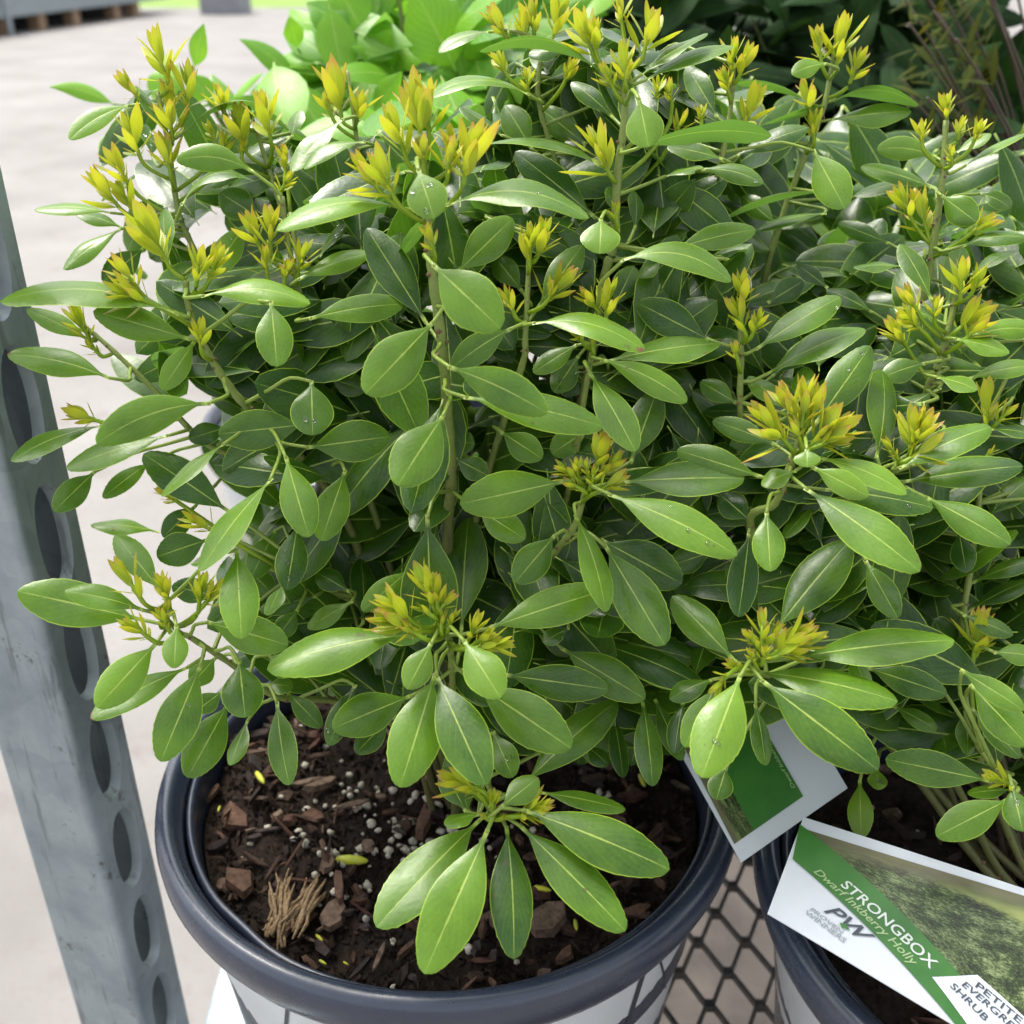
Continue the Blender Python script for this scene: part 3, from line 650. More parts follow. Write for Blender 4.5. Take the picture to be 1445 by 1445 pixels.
# ---- hand placed leaves: tile bx by tx ty w depth bow tint(0..1) pale
LEAVES='''
A 730 1285 0 1230 130 36 70 .6 .25
A 780 1385 380 1270 150 36.8 0 .6 .1
A 370 1390 110 1260 90 39.5 0 .5
A 820 1210 1265 1240 115 35.4 45 .6 .2
A 1105 1225 1130 1495 178 35 0 .45
A 1030 700 720 655 110 38 35 .5 .1
A 530 430 285 570 90 41.5 20 .55 .1
A 690 560 555 350 60 41
A 460 870 140 855 55 41.5 15 .5
A 500 930 310 870 60 43
A 500 930 260 1100 80 41 10 .5 .1
A 590 1010 420 1150 120 42.5
A 690 1085 670 850 80 39 0 .5
A 1015 905 880 1120 130 40 10 .55 .15
A 1060 890 895 785 150 42.5
A 1640 850 1130 940 105 34 60 .6 .15
A 1400 485 1190 700 90 40 10 .55 .1
A 1490 580 1240 690 60 39.5 30 .5
A 1215 1140 1515 1030 100 38 10 .5 .15
A 1300 1050 1410 905 50 40
A 750 545 1180 530 30 41 120 .3
A 1190 560 1220 450 70 42.5 0 .2
A 620 640 600 510 70 42.5
A 740 840 1040 740 42 38.5 80 .35
D 455 245 30 145 135 38 20 .45 .1 1
D 860 345 395 510 185 35 40 .5 .15
D 420 435 45 580 80 39.6 20 .45
D 690 475 270 610 115 38.8 0 .45
D 390 620 220 785 110 40 0 .4
D 620 580 420 730 90 40.8 0 .45
D 940 790 585 550 165 40 0 .0
D 915 510 660 725 60 37 0 .55 .1
D 1255 430 890 470 185 37.8 0 .2
D 930 440 770 490 100 40.5 0 .2
D 1270 250 1275 475 190 36 0 .35
D 1340 240 1490 290 100 40 0 .3
D 795 90 660 290 110 37 0 .55 .2
D 1165 560 1260 890 180 36 0 .4
D 1410 615 1310 905 168 38.6 0 .25
D 1250 525 1590 480 195 37 0 .25
D 1110 650 815 1030 108 35.5 10 .5 .1
D 1215 830 1170 1105 150 39 0 .2
D 1125 860 1020 1060 130 40.6 0 .2
D 965 935 985 1305 175 35 0 .45
D 840 1235 1175 1330 170 36.8 0 .5
D 660 1115 470 880 140 37.6 0 .35
D 850 900 640 970 140 40 0 .2
D 800 760 665 890 120 41 0 .05
D 650 870 370 840 62 43.5 0 .5
D 590 1230 70 1110 190 36.8 0 .5
D 590 1190 265 1110 110 35.4 10 .45
D 720 1250 710 1425 125 34.6 0 .55 .2
D 640 1320 395 1585 150 35 0 .6 .25
D 770 1420 370 1630 130 36.6 0 .4
D 1215 1185 1130 1300 100 39.5 0 .15
D 1425 1112 1285 1030 95 40 0 .1
D 1155 1080 1092 1210 62 39 0 .45
D 1440 1150 1255 1262 85 40 0 .55 .1
D 1290 1130 1060 1190 90 40.5 0 .3
D 1000 1010 1110 1120 110 41 0 .2
D 890 1130 700 1090 110 39.5 0 .25
G 905 90 800 170 95 39 0 .2
G 1090 -60 1200 20 100 39.5 0 .2
G 880 -50 780 60 110 39.5 0 .25
E 180 1245 170 978 105 40.5 0 0
E 110 1110 -10 1035 85 41 0 .05
G 820 -20 655 375 190 36 0 .4
G 935 130 765 440 160 37.6 0 .35
G 975 -40 1000 195 180 36.8 0 .3
G 1010 205 940 390 70 39.5 0 .3
G 1130 130 1180 470 125 38 0 .2
G 1090 60 1195 70 80 39.6 0 .25
G 1170 90 1310 235 100 39.8 0 .25
E 375 1290 -211 1430 172 35 25 .55 .1
E 375 1020 175 1190 120 38.5 0 .35 .1
E 580 1285 610 808 195 38.8 0 .1
E 680 1265 1190 1100 200 35.4 0 .45
E 460 1320 360 1510 120 34.2 0 .5 .3
E 590 1310 740 1545 205 33.6 0 .5 .3
H 475 15 330 480 215 35 0 .45
H 478 20 680 470 215 34.4 0 .25
H 630 50 1028 320 205 35.4 0 .35
H 750 20 1180 80 180 37 0 .3
H 830 475 1215 130 190 37.8 0 .25
H 380 105 55 240 190 36.4 0 .3
H 150 60 40 310 100 39
H 290 200 150 340 120 39
H 615 595 540 330 150 38.4 0 .25
H 710 250 790 440 120 38 0 .25
H 600 580 505 400 130 37 0 .2
H 650 590 510 630 65 34.6 0 .4 .35
H 695 555 640 470 72 34.8 0 .45 .35
H 742 562 895 440 112 34 0 .35 .3
H 660 610 235 1050 205 35.6 0 .35
H 690 650 430 1240 230 33.6 0 .5 .15
H 765 635 795 1180 190 34.8 0 .15
H 815 630 1250 1065 215 34.4 0 .25
H 830 570 1430 815 225 34.2 0 .3
H 900 500 1250 570 90 36.4 0 .1
H 1320 130 1360 475 130 38.6 0 .25
H 1370 120 1480 370 100 39.6 0 .1
H 985 -90 1330 120 180 38.2 0 .2
H 1200 180 1240 440 90 41 0 0
H 1090 310 1180 390 80 40
E 1020 1260 915 1320 80 38
E 1165 920 1410 1330 190 36.8 0 .2
E 1045 800 1170 1195 130 35.8 0 .4 .1
E 1150 900 1480 1080 190 38.6 0 .15
E 1010 660 575 755 200 35.4 0 .4
E 640 770 840 900 130 37.6 0 .35
E 965 880 800 1075 170 37 0 .3
E 1180 715 1705 965 190 34.6 0 .5 .15
E 1230 665 1735 650 150 36.8 0 .25
E 1105 220 1290 540 138 36 0 .4 .1
E 1270 590 1380 290 170 39 0 .15
E 1150 165 1500 340 130 36.8 20 .45 .1
E 1170 175 1635 100 110 37.6 10 .4
B 870 1320 1325 1430 112 36 50 .5 .1
E 1055 105 875 220 90 38 0 .4
E 1060 150 960 300 120 39.6 0 .25
E 525 195 930 385 190 32.6 15 .5
E 590 320 1160 440 185 34 0 .45 .05
E 785 40 545 200 140 36 10 .4
E 740 460 910 570 120 38 0 .2
E 1070 470 950 550 110 39.6 0 .3
E 555 570 690 640 120 38 0 .25
E 560 500 635 510 90 39
E 470 10 190 305 215 33.6 0 .5 .1
E 510 390 320 680 215 34 0 .4
B 465 1080 740 1340 230 31.8 0 .5 .1
B 440 1320 195 930 195 37 0 .0
B -40 1300 345 1240 130 36.4 10 .5
B 560 1115 790 890 170 36 0 .45 .05
B 520 840 1100 890 110 33 80 .4
B 405 690 470 890 200 31.4 0 .55 .3
B 1130 890 800 620 170 38.8 0 .0
B 1200 720 690 585 50 37.8 70 .4
B 1195 350 655 210 42 37.6 110 .4 .1
B 860 390 450 400 60 40 65 .5
B 870 610 760 430 130 42
B 1090 590 900 440 130 42
B 750 555 575 435 50 41
B 700 130 490 215 50 42 20 .5
B 1005 200 855 225 72 40 0 .3
B 1200 480 1030 335 90 39
B 1305 400 1345 600 190 35 0 .5 .25
B 1150 890 1145 1035 170 36 0 .55 .3
B 1290 610 1845 555 90 36.6 40 .45 .1
B 1310 310 1585 135 50 37 10 .4 .1
B 1330 330 1690 190 70 37 20 .4 .1
B 1290 930 1290 780 75 40
B 1220 880 1190 760 62 40
B 890 1260 1075 1000 140 38 0 .3
B 830 1190 715 1045 110 38.6 0 .2
B 1200 1260 1285 1085 120 39.6 0 .1
B 1230 1065 1680 1150 120 35.6 70 .45 .15
C 15 1015 350 935 112 37.6 0 .35
B 1400 1060 1300 1130 60 39
B 1600 1390 1300 1235 165 37.8 0 .1
C 640 260 500 305 80 42 10 .45 .2
C 670 410 1015 430 60 44 50 .4 .1
C 650 490 985 455 85 44 5 .3
C 580 425 270 340 32 44 30 .3
C 350 520 640 435 30 44 5 .4
C 265 640 565 520 90 42 0 .2
C 220 650 -10 600 70 40 0 .3
C 130 690 380 750 80 39 20 .4
C -20 720 135 680 40 40 5 .4
C 585 610 715 850 150 41 0 .45 .1
C 650 790 225 890 32 42 40 .2
C 640 870 350 940 50 43 0 .1
C 690 820 500 890 80 45 0 0
C 435 915 295 800 100 45 0 0
C 1085 640 845 610 105 41.6 20 .4 .2
C 1080 770 780 680 80 42.6 10 .2
C 1105 795 1250 905 130 40 0 .35 .1
C 1260 790 1390 850 80 42 10 .1
C 1165 625 1310 545 60 41 0 .3 .2
C 1200 680 1460 540 32 41 10 .4
C 1010 740 755 800 50 44 10 .2
C 900 995 685 910 90 44 0 .1
C 1190 1005 1460 970 70 40 20 .3
C 1070 1225 940 995 100 39 0 .4 .1
C 1130 1250 1190 1005 112 41 0 .3 .1
C 1220 1125 1410 1020 50 42 0 .2
C 645 1175 520 1080 80 43 0 .1
C 400 1235 545 1145 100 43 0 .1
C 830 1275 640 1180 70 43 0 .1
C 350 1425 695 1210 140 37.4 0 .4
F 390 230 795 40 110 38 0 .3
F 410 240 650 60 110 40 0 .1
C 950 1085 750 1090 40 42 5 .4
C 1085 1305 915 1255 60 39 10 .3 .2
F 1165 80 1385 140 80 38 5 .5 .15
C 1240 1370 1500 1350 90 39 20 .4
C 195 480 70 270 120 41 0 .15
F 590 435 820 110 190 36.4 0 .35
F 530 335 550 195 90 37.6 0 .4 .2
F 490 375 320 235 90 37.6 0 .3
F 275 345 125 255 110 38.6 0 .3
F 260 310 160 170 90 42
F 435 515 175 415 110 37 5 .3
F 375 645 30 535 150 36.4 0 .35
F 515 620 375 680 85 35.2 0 .35 .2
F 560 530 560 605 125 34.2 0 .5 .3
F 610 567 965 715 110 35 20 .5 .2
F 582 605 810 725 110 34.6 0 .45 .3
F 395 785 410 1030 155 35.2 0 .3
F 550 690 1020 1030 190 34.6 0 .35
F 620 695 1075 770 140 36 0 .25
F 330 825 205 715 130 38 0 .1
F 842 570 865 208 130 36.4 0 .4 .1
F 1045 180 865 240 100 38 5 .4 .1
F 1090 238 1255 290 65 37.6 5 .4 .2
F 1215 245 1500 190 80 38.6 10 .4
F 935 610 1310 440 130 36 0 .45
F 950 665 1440 600 140 37 5 .25
F 1040 725 1390 920 138 36 5 .45
F 1310 450 1480 470 60 38
F 425 1280 735 905 190 36.8 0 .15
F 325 865 280 1215 140 38 0 .1
F 795 980 930 1220 130 36.8 0 .25
F 1180 865 1210 1035 110 39.4 0 0
F 265 1395 10 1130 160 36 0 .35
F 495 1385 1160 1310 168 35 0 .4
F 1195 1205 1400 1290 90 38 0 .2
F 1320 1360 1500 1380 90 37 5 .35
F 175 950 -5 1010 130 39 0 0
F 595 755 465 895 70 38.6 0 .3
F 1290 815 1480 640 100 40
F 1235 1075 1500 980 80 40 0 .1
F 1185 1105 1030 960 90 41 0 0
F 1225 1185 1480 1060 80 41
I 290 20 130 440 225 33.6 0 .55 .3
I 190 65 60 315 120 35 0 .35 .1
I 350 140 390 390 90 36 0 .2
I 370 40 850 410 220 33.8 0 .3
I 345 10 930 130 150 35 0 .25
I 230 400 190 530 120 36 0 .2
I 745 -60 800 95 80 35.2 0 .4
I 800 -10 1130 100 130 37.6 0 .1
I 915 150 1090 245 90 39
I 1315 455 880 365 165 35.6 0 .3
I 1390 525 1088 680 145 35 0 .4
I 1395 490 1215 505 60 37
I 1395 470 1440 660 130 35 0 .3
I 1185 0 1445 165 112 35.2 0 .5 .15
I 1225 60 1460 310 170 36.4 0 .4
I 1230 155 1430 360 90 38 0 .1
I 1205 160 1215 350 80 39 0 .1
I 775 450 780 690 115 41 0 .6 .5
I 845 400 850 490 90 42 0 .6 .4
I 55 130 20 340 100 38 0 .05
I 175 40 0 120 90 36.6 0 .2
'''
GRID={}
def gmark(px,py,r,d):
    for i in range(int((px-r)//20),int((px+r)//20)+1):
        for j in range(int((py-r)//20),int((py+r)//20)+1):
            k=(i,j); GRID[k]=max(GRID.get(k,0),d) if k in GRID else d
def place_leaf(sh, b, t, w, N_, ctrl, mat, tint, name='leaf', petiole=True, geo=True, shape=shape_holly, maxd=.055, obj=True, lo=False):
    T=(t-b).normalized(); side=T.cross(N_); 
    if side.length<.02: side=T.cross(V((.3,.1,1)))
    side.normalize()
    vs,fs,uv=leaf_geo(b,ctrl,t,w,side,shape,fold=rnd(.05,.30),curl=rnd(.05,.42),stations=ST2 if lo else ST,xs=XS2 if lo else XS,teeth=not lo,pet=.0007 if petiole else .00025)
    mb=MB(); mb.add(vs,fs,uv,tint)
    if petiole:
        q=sh.nearest(b,maxd)
        if q is not None and (q-b).length>.0015:
            m=b-(ctrl-b).normalized()*min(.006,(q-b).length*.4)
            m=m.lerp(q,.3); L=(q-b).length; r1=.0007
            pm=MB(); pp,rr_=spline([q,q.lerp(m,.55),m,b+(ctrl-b)*.06],[r1*1.25,r1,.0007,.0006],3); pm.tube(pp,rr_,6)
            n=len(mb.v); mb.add(pm.v,pm.f,[(.3,.062)]*len(pm.v),tint)
    if obj:
        sh.nleaf+=1
        return mb.build(name,mat,sh.root)
    sh.rest.add(mb.v,mb.f,mb.uv,tint)
HAND=[]
def hand_leaf(line):
    q=line.split(); t=q[0]; x=[float(v) for v in q[1:]]+[None]*9
    bx,by=tp(t,x[0],x[1]); tx,ty=tp(t,x[2],x[3]); wpx=x[4]/2.89; d=x[5]/100; bow=(x[6] or 0)/2.89
    tint=x[7] if x[7] is not None else .15; pale=x[8] or 0; bl=x[9] or 0
    sh=owner(bx,by)
    b=P(bx,by,d); tc=(CAM-b).normalized(); lenpx=math.hypot(tx-bx,ty-by)
    N0=(Z*.62+tc*.75+rvec()*.10).normalized()
    ray=(P(tx,ty,1)-CAM); tt=(b-CAM).dot(N0)/ray.dot(N0); tip=CAM+ray*tt
    L=(tip-b).length; Lp=lenpx/F*d
    # keep the leaf length plausible: limit the depth difference
    dd=proj(tip)[2]-d; lim=min(.75*Lp,.030); dd=max(-lim,min(lim,dd)); tip=P(tx,ty,d+dd); L=(tip-b).length
    T=(tip-b).normalized()
    A=T.cross(N0).normalized(); nn=A.cross(T).normalized()
    wt=max(.009,min(.026,.38*L)); want=wpx/F*d
    best=None
    for s in (-1,1):
        for k in range(0,17):
            an=s*R(5*k); Ar=A*math.cos(an)+nn*math.sin(an); Nr=Ar.cross(T)
            if Nr.dot(N0)<0: Nr=-Nr
            vis=(Ar-tc*Ar.dot(tc)); tv=(T-tc*T.dot(tc)).normalized(); vis=(vis-tv*vis.dot(tv)).length*wt
            cost=abs(vis-want)-.0012*Nr.z
            if best is None or cost<best[0]: best=(cost,Ar,Nr,vis)
    _,Ar,Nr,vis=best
    wd=wt*max(.8,min(1.6,want/max(vis,1e-5)))*rnd(.82,1.02)
    ux,uy=(tx-bx)/max(lenpx,1),(ty-by)/max(lenpx,1); pxx,pyy=(uy,-ux)
    if pyy>0: pxx,pyy=-pxx,-pyy
    ctrl=(b+tip)/2 + (RT*pxx-UP*pyy)*(2*bow*d/F)
    if bow==0: ctrl+=Nr*L*rnd(.04,.13)
    else: ctrl+=Nr*L*.02
    o=place_leaf(sh,b,tip,wd,Nr,ctrl,M['leaf'],(max(0,tint*1.15+.06+rnd(-.16,.16)),pale*.9,bl if bl else (1 if random.random()<.05 else 0),1))
    HAND.append((o,b,tip,ctrl,Nr,wd))
    for i in range(7):
        s=i/6; p=b.lerp(tip,s); a,c,dp=proj(p); gmark(a,c,wpx*.42,dp)
    return o
random.seed(11)
for ln in LEAVES.strip().splitlines(): hand_leaf(ln)

# ---- sprouts of young yellow leaves: tile bx by tx ty depth
SPROUTS='''
A 690 345 610 130 41 1.2
A 570 410 485 295 41 1
A 765 450 770 255 41.3 1
A 690 480 690 320 41.6 1
A 705 580 690 410 41 1
A 575 650 500 450 40.8 1
A 695 710 668 545 40.6 1
A 540 770 430 610 41 1
A 490 850 365 700 41.2 1
A 545 870 470 740 41 1
A 920 470 880 340 41.6 1
A 1000 610 960 430 41.4 .9
A 880 580 840 500 41.8 .8
A 1105 570 1062 365 40.6 1.1
A 985 640 1000 560 41.4 .8
A 690 1090 560 825 36.2 1.25
A 800 1170 820 1005 36 1.1
A 850 1150 915 995 36.1 1
A 570 1190 465 1040 36 1.1
A 620 1240 430 1165 35.8 1
A 820 1420 815 1295 36 .8
A 1060 1010 1000 860 38.8 1.1
A 1105 1030 1095 845 38.8 1.1
A 1090 1130 1080 1000 38.4 1
A 1160 1150 1180 1050 38.3 .8
A 1215 1120 1255 970 38.4 1
A 370 1390 285 1235 39.2 .7
A 410 1450 350 1385 39.2 .7
A 1165 700 1150 590 40.2 .8
A 1140 790 1190 700 38.6 .8
A 905 650 920 540 41.5 .8
B 95 490 60 255 42 1.1
B 150 510 190 365 42 1
B 60 490 15 380 42 .9
B 415 560 385 320 33.8 1.25
B 360 660 285 430 33.4 1.25
B 450 560 425 320 34 .9
B 425 680 420 555 33 1
B 525 720 540 560 33.2 1
B 590 750 632 505 33.2 1.2
B 250 780 140 640 33.8 1.1
B 310 810 215 620 33.5 1
B 470 1030 435 915 34 .9
B 560 640 530 510 34 .7
B 770 160 690 30 41 1
B 845 170 820 55 41 1
B 880 150 860 0 41 1
B 950 160 1005 -20 41 1
B 770 310 710 205 41 1
B 855 380 840 275 41 1
B 1000 340 1045 235 40.8 .9
B 1125 240 1050 45 37.6 1.1
B 1130 210 1125 70 37.4 .9
B 1240 120 1220 -30 37.2 1.3
B 1320 235 1372 30 37.2 1.2
B 1250 345 1250 165 36.8 1.1
B 1205 370 1150 255 37 1
B 1190 720 1095 510 37.4 .9
B 1375 410 1385 305 38.4 .8
B 1440 430 1425 320 38.6 .7
B 1215 905 1210 825 37.6 .6
B 858 1080 868 910 36.4 1.2
B 890 1050 935 895 36.4 1
B 920 1240 1040 1085 36.6 .9
B 800 1290 755 1175 36.6 .8
B 1170 1300 1180 1140 37 1
B 1140 1270 1070 1175 37 .7
B 1120 1430 1110 1350 37 .7
B 1080 1400 1025 1335 37 .6
C 250 300 262 145 40.4 1
C 280 320 335 185 40.4 .9
C 240 380 215 275 40.4 .8
C 300 520 375 350 40.6 1
C 20 560 65 450 40.8 .9
C 130 510 128 425 40.6 .8
C 680 280 712 65 43.4 1
C 620 260 600 115 43.4 1
C 735 340 785 195 43.4 1
C 570 450 540 325 43.6 .8
C 590 580 588 450 43.6 .9
C 1130 490 1130 375 40 1.1
C 1030 590 1030 485 40 .9
C 1175 570 1195 475 40 .9
C 1235 590 1275 485 40 1
C 1150 670 1150 590 39.8 .8
C 990 900 925 755 41.2 .9
C 1055 960 1000 775 41.2 .9
C 1220 960 1320 875 40 .9
C 1185 1220 1200 1045 38.2 1.2
C 1230 1200 1285 1095 38.3 .9
C 1020 1290 955 1165 38.4 1
C 1080 1310 1090 1205 38.3 .9
C 1170 1350 1295 1240 38.2 1.1
C 1200 1390 1305 1285 38 .9
C 1030 1350 935 1270 38.2 .8
C 295 1250 300 1105 37.2 1.1
C 310 1360 245 1210 37.2 .9
C 335 1370 380 1265 37.2 .9
C 970 1420 895 1300 39.5 .7
D 410 420 265 365 39 1
D 880 870 740 795 39.6 .9
D 580 1150 470 985 35.2 1.3
D 690 1160 650 1040 35.4 .9
D 810 1180 830 1035 35.2 1.2
D 830 1170 905 1070 35.2 .8
D 690 1270 640 1180 35 1
D 620 1310 498 1215 34.9 1
D 660 1230 690 1150 35 .8
D 730 750 640 690 40.5 .7
E 470 1180 395 1000 34.6 1.3
E 485 1180 470 1040 34.5 1
E 490 1190 550 1110 34.5 .9
E 460 1210 385 1165 34.4 .9
E 400 1250 235 1120 34.6 .9
E 400 1270 205 1210 34.5 .9
E 420 1300 335 1245 34.3 .9
E 530 1260 560 1185 34.5 .8
E 610 1310 660 1195 34.3 1
E 630 1330 715 1265 34.2 .9
E 640 1340 795 1320 34.1 .9
E 500 1270 500 1180 34.5 .9
E 1130 610 1172 455 35.6 1.2
E 1060 660 970 590 35.6 .9
E 1060 650 1042 565 35.7 .8
E 1100 650 1085 570 35.6 .8
E 1140 650 1250 545 35.5 .9
E 1140 700 1255 635 35.3 .9
E 1075 700 1000 650 35.4 .8
E 1110 680 1130 600 35.4 .9
F 540 440 560 235 35 1.3
F 525 430 450 270 35 1.1
F 560 440 612 265 35.1 1
F 490 520 335 355 35 .9
F 580 510 700 355 34.9 .9
F 590 515 765 395 34.9 .9
F 600 520 740 470 34.8 .7
F 540 510 500 400 34.9 .8
F 980 540 1010 350 36.2 1.2
F 990 530 1070 375 36.2 .9
F 930 570 880 490 36.2 .8
F 960 580 1120 495 36 .8
F 1290 440 1298 245 38 1
F 1330 430 1410 345 38 .6
F 1295 560 1330 520 38 .6
F 375 1330 380 1185 34.6 1.1
F 370 1350 300 1265 34.5 1
F 390 1340 455 1235 34.6 1
F 420 1370 590 1240 34.5 .9
F 430 1380 630 1275 34.4 .9
F 350 1410 320 1345 34.3 .8
F 380 1400 400 1330 34.3 .9
F 1240 1370 1280 1185 38 .9
F 1250 1370 1335 1235 38 .8
F 1210 1430 1155 1385 38 .7
F 300 1440 230 1395 34.4 .7
F 280 180 262 90 37.3 .7
H 670 500 495 425 34.8 .9
H 660 520 600 480 34.7 .8
H 820 590 955 540 34.4 .9
H 800 600 930 580 34.3 .8
H 710 590 712 490 34.7 .8
H 690 610 660 590 34.5 .7
H 740 610 770 600 34.4 .7
I 240 20 170 95 34 .9
I 1390 470 1295 425 35.4 .7
'''
def young_leaf_geo(b,d,L,w,out,bend):
    t=b+d*L+out*L*bend; ctrl=b+d*L*.55-out*L*.04
    side=d.cross(out).normalized()
    return leaf_geo(b,ctrl,t,w,side,shape_young,fold=rnd(-.6,-.2),curl=-.25,teeth=False,stations=STY,xs=XS2,pet=.0003)
def sprout(sh,b,t,k,obj=True,link=True):
    ax=(t-b); Ls=ax.length; ax.normalize(); e1=ax.cross(V((.2,.9,.3))).normalized(); e2=ax.cross(e1)
    stk=MB(); q=sh.nearest(b,.06,True) if link else None
    pts=[b,b+ax*Ls*.3,b+ax*Ls*.55]; rr=[.0008,.0007,.0004]
    if q is not None and (q-b).length>.002: 
        D=(b-q).length; cc=b-ax*D*.3; pts=[(1-f)**2*q+2*f*(1-f)*cc+f*f*b for f in (0,.25,.5,.75)]+pts; rr=[.0008]*4+rr
    stk.tube(pts,rr,6); base_t=(rnd(.25,.5),0,0,1)
    # narrow bracts at the base
    for i in range(4):
        an=rnd(0,6.28); o=e1*math.cos(an)+e2*math.sin(an)
        vs,fs,uv=young_leaf_geo(b+ax*Ls*rnd(.0,.3),(ax*.8+o*.7).normalized(),Ls*rnd(.18,.36),Ls*.06,o,.16)
        stk.add(vs,fs,[(u,.3+.6*v) for u,v in uv],(rnd(.3,1),rnd(.3,1),0,1))
    root=stk.build('sprout',M['young'],sh.root)
    n=random.choice((9,10,11,12)) if Ls*k>.007 else 8
    ph=rnd(0,6.28); loc=MB(); redness=rnd(.45,1.2)
    for i in range(n):
        f=i/(n-1); an=ph+i*2.4+rnd(-.4,.4); o=e1*math.cos(an)+e2*math.sin(an)
        sp=R(rnd(22,58))*(1-f)**1.3+R(rnd(2,13))
        st=Ls*(.04+.46*f+rnd(-.03,.03)); d=(ax*math.cos(sp)+o*math.sin(sp)).normalized()
        L=min((Ls*rnd(.98,1.12)-st)*(1.0 if f>.35 else rnd(.5,.9)),.020); w=L*rnd(.24,.36)
        vs,fs,uv=young_leaf_geo(b+ax*st,d,L,w,o,rnd(-.10,.28)*(1-f*.6))
        tn=(rnd(.15,.95),redness*rnd(.6,1.2),0,1)
        if obj and sh.nyoung<300:
            sh.nyoung+=1; m=MB(); m.add(vs,fs,uv,tn); m.build('young_leaf',M['young'],root)
        else: loc.add(vs,fs,uv,tn)
    if loc.v: tag(loc.build('young_foliage',M['young'],root),kind='stuff')
SP=[]
for ln in SPROUTS.strip().splitlines():
    q=ln.split(); x=[float(v) for v in q[1:]]
    bx,by=tp(q[0],x[0],x[1]); tx,ty=tp(q[0],x[2],x[3]); SP.append((bx,by,tx,ty,x[4]/100,x[5]))
random.seed(23)
SP.sort(key=lambda s:-math.hypot(s[2]-s[0],s[3]-s[1]))
for bx,by,tx,ty,d,k in SP:
    b=P(bx,by,d); Lp=math.hypot(tx-bx,ty-by)
    t=P(tx,ty,d-rnd(-.1,.35)*Lp/F*d)
    sprout(owner(bx,by),b,t,k)
    gmark((bx+tx)/2,(by+ty)/2,Lp*.4,d+.004)

# ---- filler shoots behind the leaves that can be told apart
def inside(poly,x,y):
    c=False; n=len(poly)
    for i in range(n):
        (x1,y1),(x2,y2)=poly[i],poly[i-1]
        if (y1>y)!=(y2>y) and x<(x2-x1)*(y-y1)/(y2-y1)+x1: c=not c
    return c
def ok_fill(pts,poly,dmin):
    for p in pts:
        x,y,d=proj(p)
        if not inside(poly,x,y): return False
        g=GRID.get((int(x//20),int(y//20)))
        if g is not None and d<g+.006: return False
        if g is None and d<dmin: return False
    return True
def fill(sh,poly,nstem,drange,dmin,seed,nobj,lsize=(.036,.052),mat='leaf',tint=(.0,.45),wr=.38,shape=shape_holly,maxleaf=900,topsprout=.5,py_sprout=400):
    random.seed(seed); xs=[p[0] for p in poly]; ys=[p[1] for p in poly]; cnt=0
    for s in range(nstem):
        for _ in range(60):
            x,y=rnd(min(xs),max(xs)),rnd(min(ys),max(ys))
            if inside(poly,x,y): break
        e=P(x,y,rnd(*drange))
        if e.z<sh.loc.z+.03: e.z=sh.loc.z+.03
        b=sh.loc+V((rnd(-.02,.02),rnd(.0,.04),0)); c=b.lerp(e,.45)+V(((b.x-e.x)*.15,(b.y-e.y)*.15,.15*(e.z-b.z)))
        k=14; pp=[(1-i/k)**2*b+2*(i/k)*(1-i/k)*c+(i/k)**2*e for i in range(k+1)]
        Ltot=sum((pp[i+1]-pp[i]).length for i in range(k))
        okp=[proj(p) for p in pp]
        mb=MB(); mb.tube(pp,[.0016*(1-.55*i/k) for i in range(k+1)],6); kk=len(mb.v); mb.t=[(1 if mat=='feather' else max(0,1.25-1.3*(i//6)/k),0,0,1) for i in range(kk)]
        if s<22 or mat!='leaf': mb.build('stem',M['stem'],sh.root)
        else: sh.restpet.add(mb.v,mb.f,mb.uv,(.3,0,0,1))
        nl=int(Ltot*.75/.0085); ph=rnd(0,6.28)
        for i in range(nl):
            f=.28+.72*(i+.5)/nl; q=f*k; i0=min(int(q),k-1); p=pp[i0].lerp(pp[i0+1],q-i0); T=(pp[i0+1]-pp[i0]).normalized()
            an=ph+i*2.4; e1=T.cross(V((.3,.2,.93))).normalized(); e2=T.cross(e1); o=e1*math.cos(an)+e2*math.sin(an)
            dr=(o+T*rnd(.1,.7)+Z*rnd(-.35,.25)).normalized(); L=rnd(*lsize)*(1 if f<.9 else .8)
            bb=p+dr*.004; tip=bb+dr*L
            if not ok_fill((bb,bb.lerp(tip,.5),tip),poly,dmin): continue
            Nn=(T*.8+Z*.9+rvec()*.35); Nn=(Nn-dr*Nn.dot(dr)).normalized()
            ctrl=bb.lerp(tip,.5)+Nn*L*rnd(.03,.14)
            tn=(rnd(*tint),0,1 if random.random()<.03 else 0,1); ob=cnt<nobj
            mbx=sh.stems; sh.stems=[p]
            place_leaf(sh,bb,tip,L*wr*rnd(.85,1.12),Nn,ctrl,M[mat],tn,petiole=ob,obj=ob,lo=not ob,shape=shape)
            sh.stems=mbx
            cnt+=1
            if cnt>maxleaf: return cnt
        if random.random()<topsprout and ok_fill((e,),poly,dmin) and y<py_sprout:
            for j in range(random.choice((2,3))):
                d=(pp[-1]-pp[-3]).normalized()+rvec()*.45; d.normalize()
                sprout(sh,e,e+d*rnd(.014,.022),1,obj=False,link=False)
    return cnt
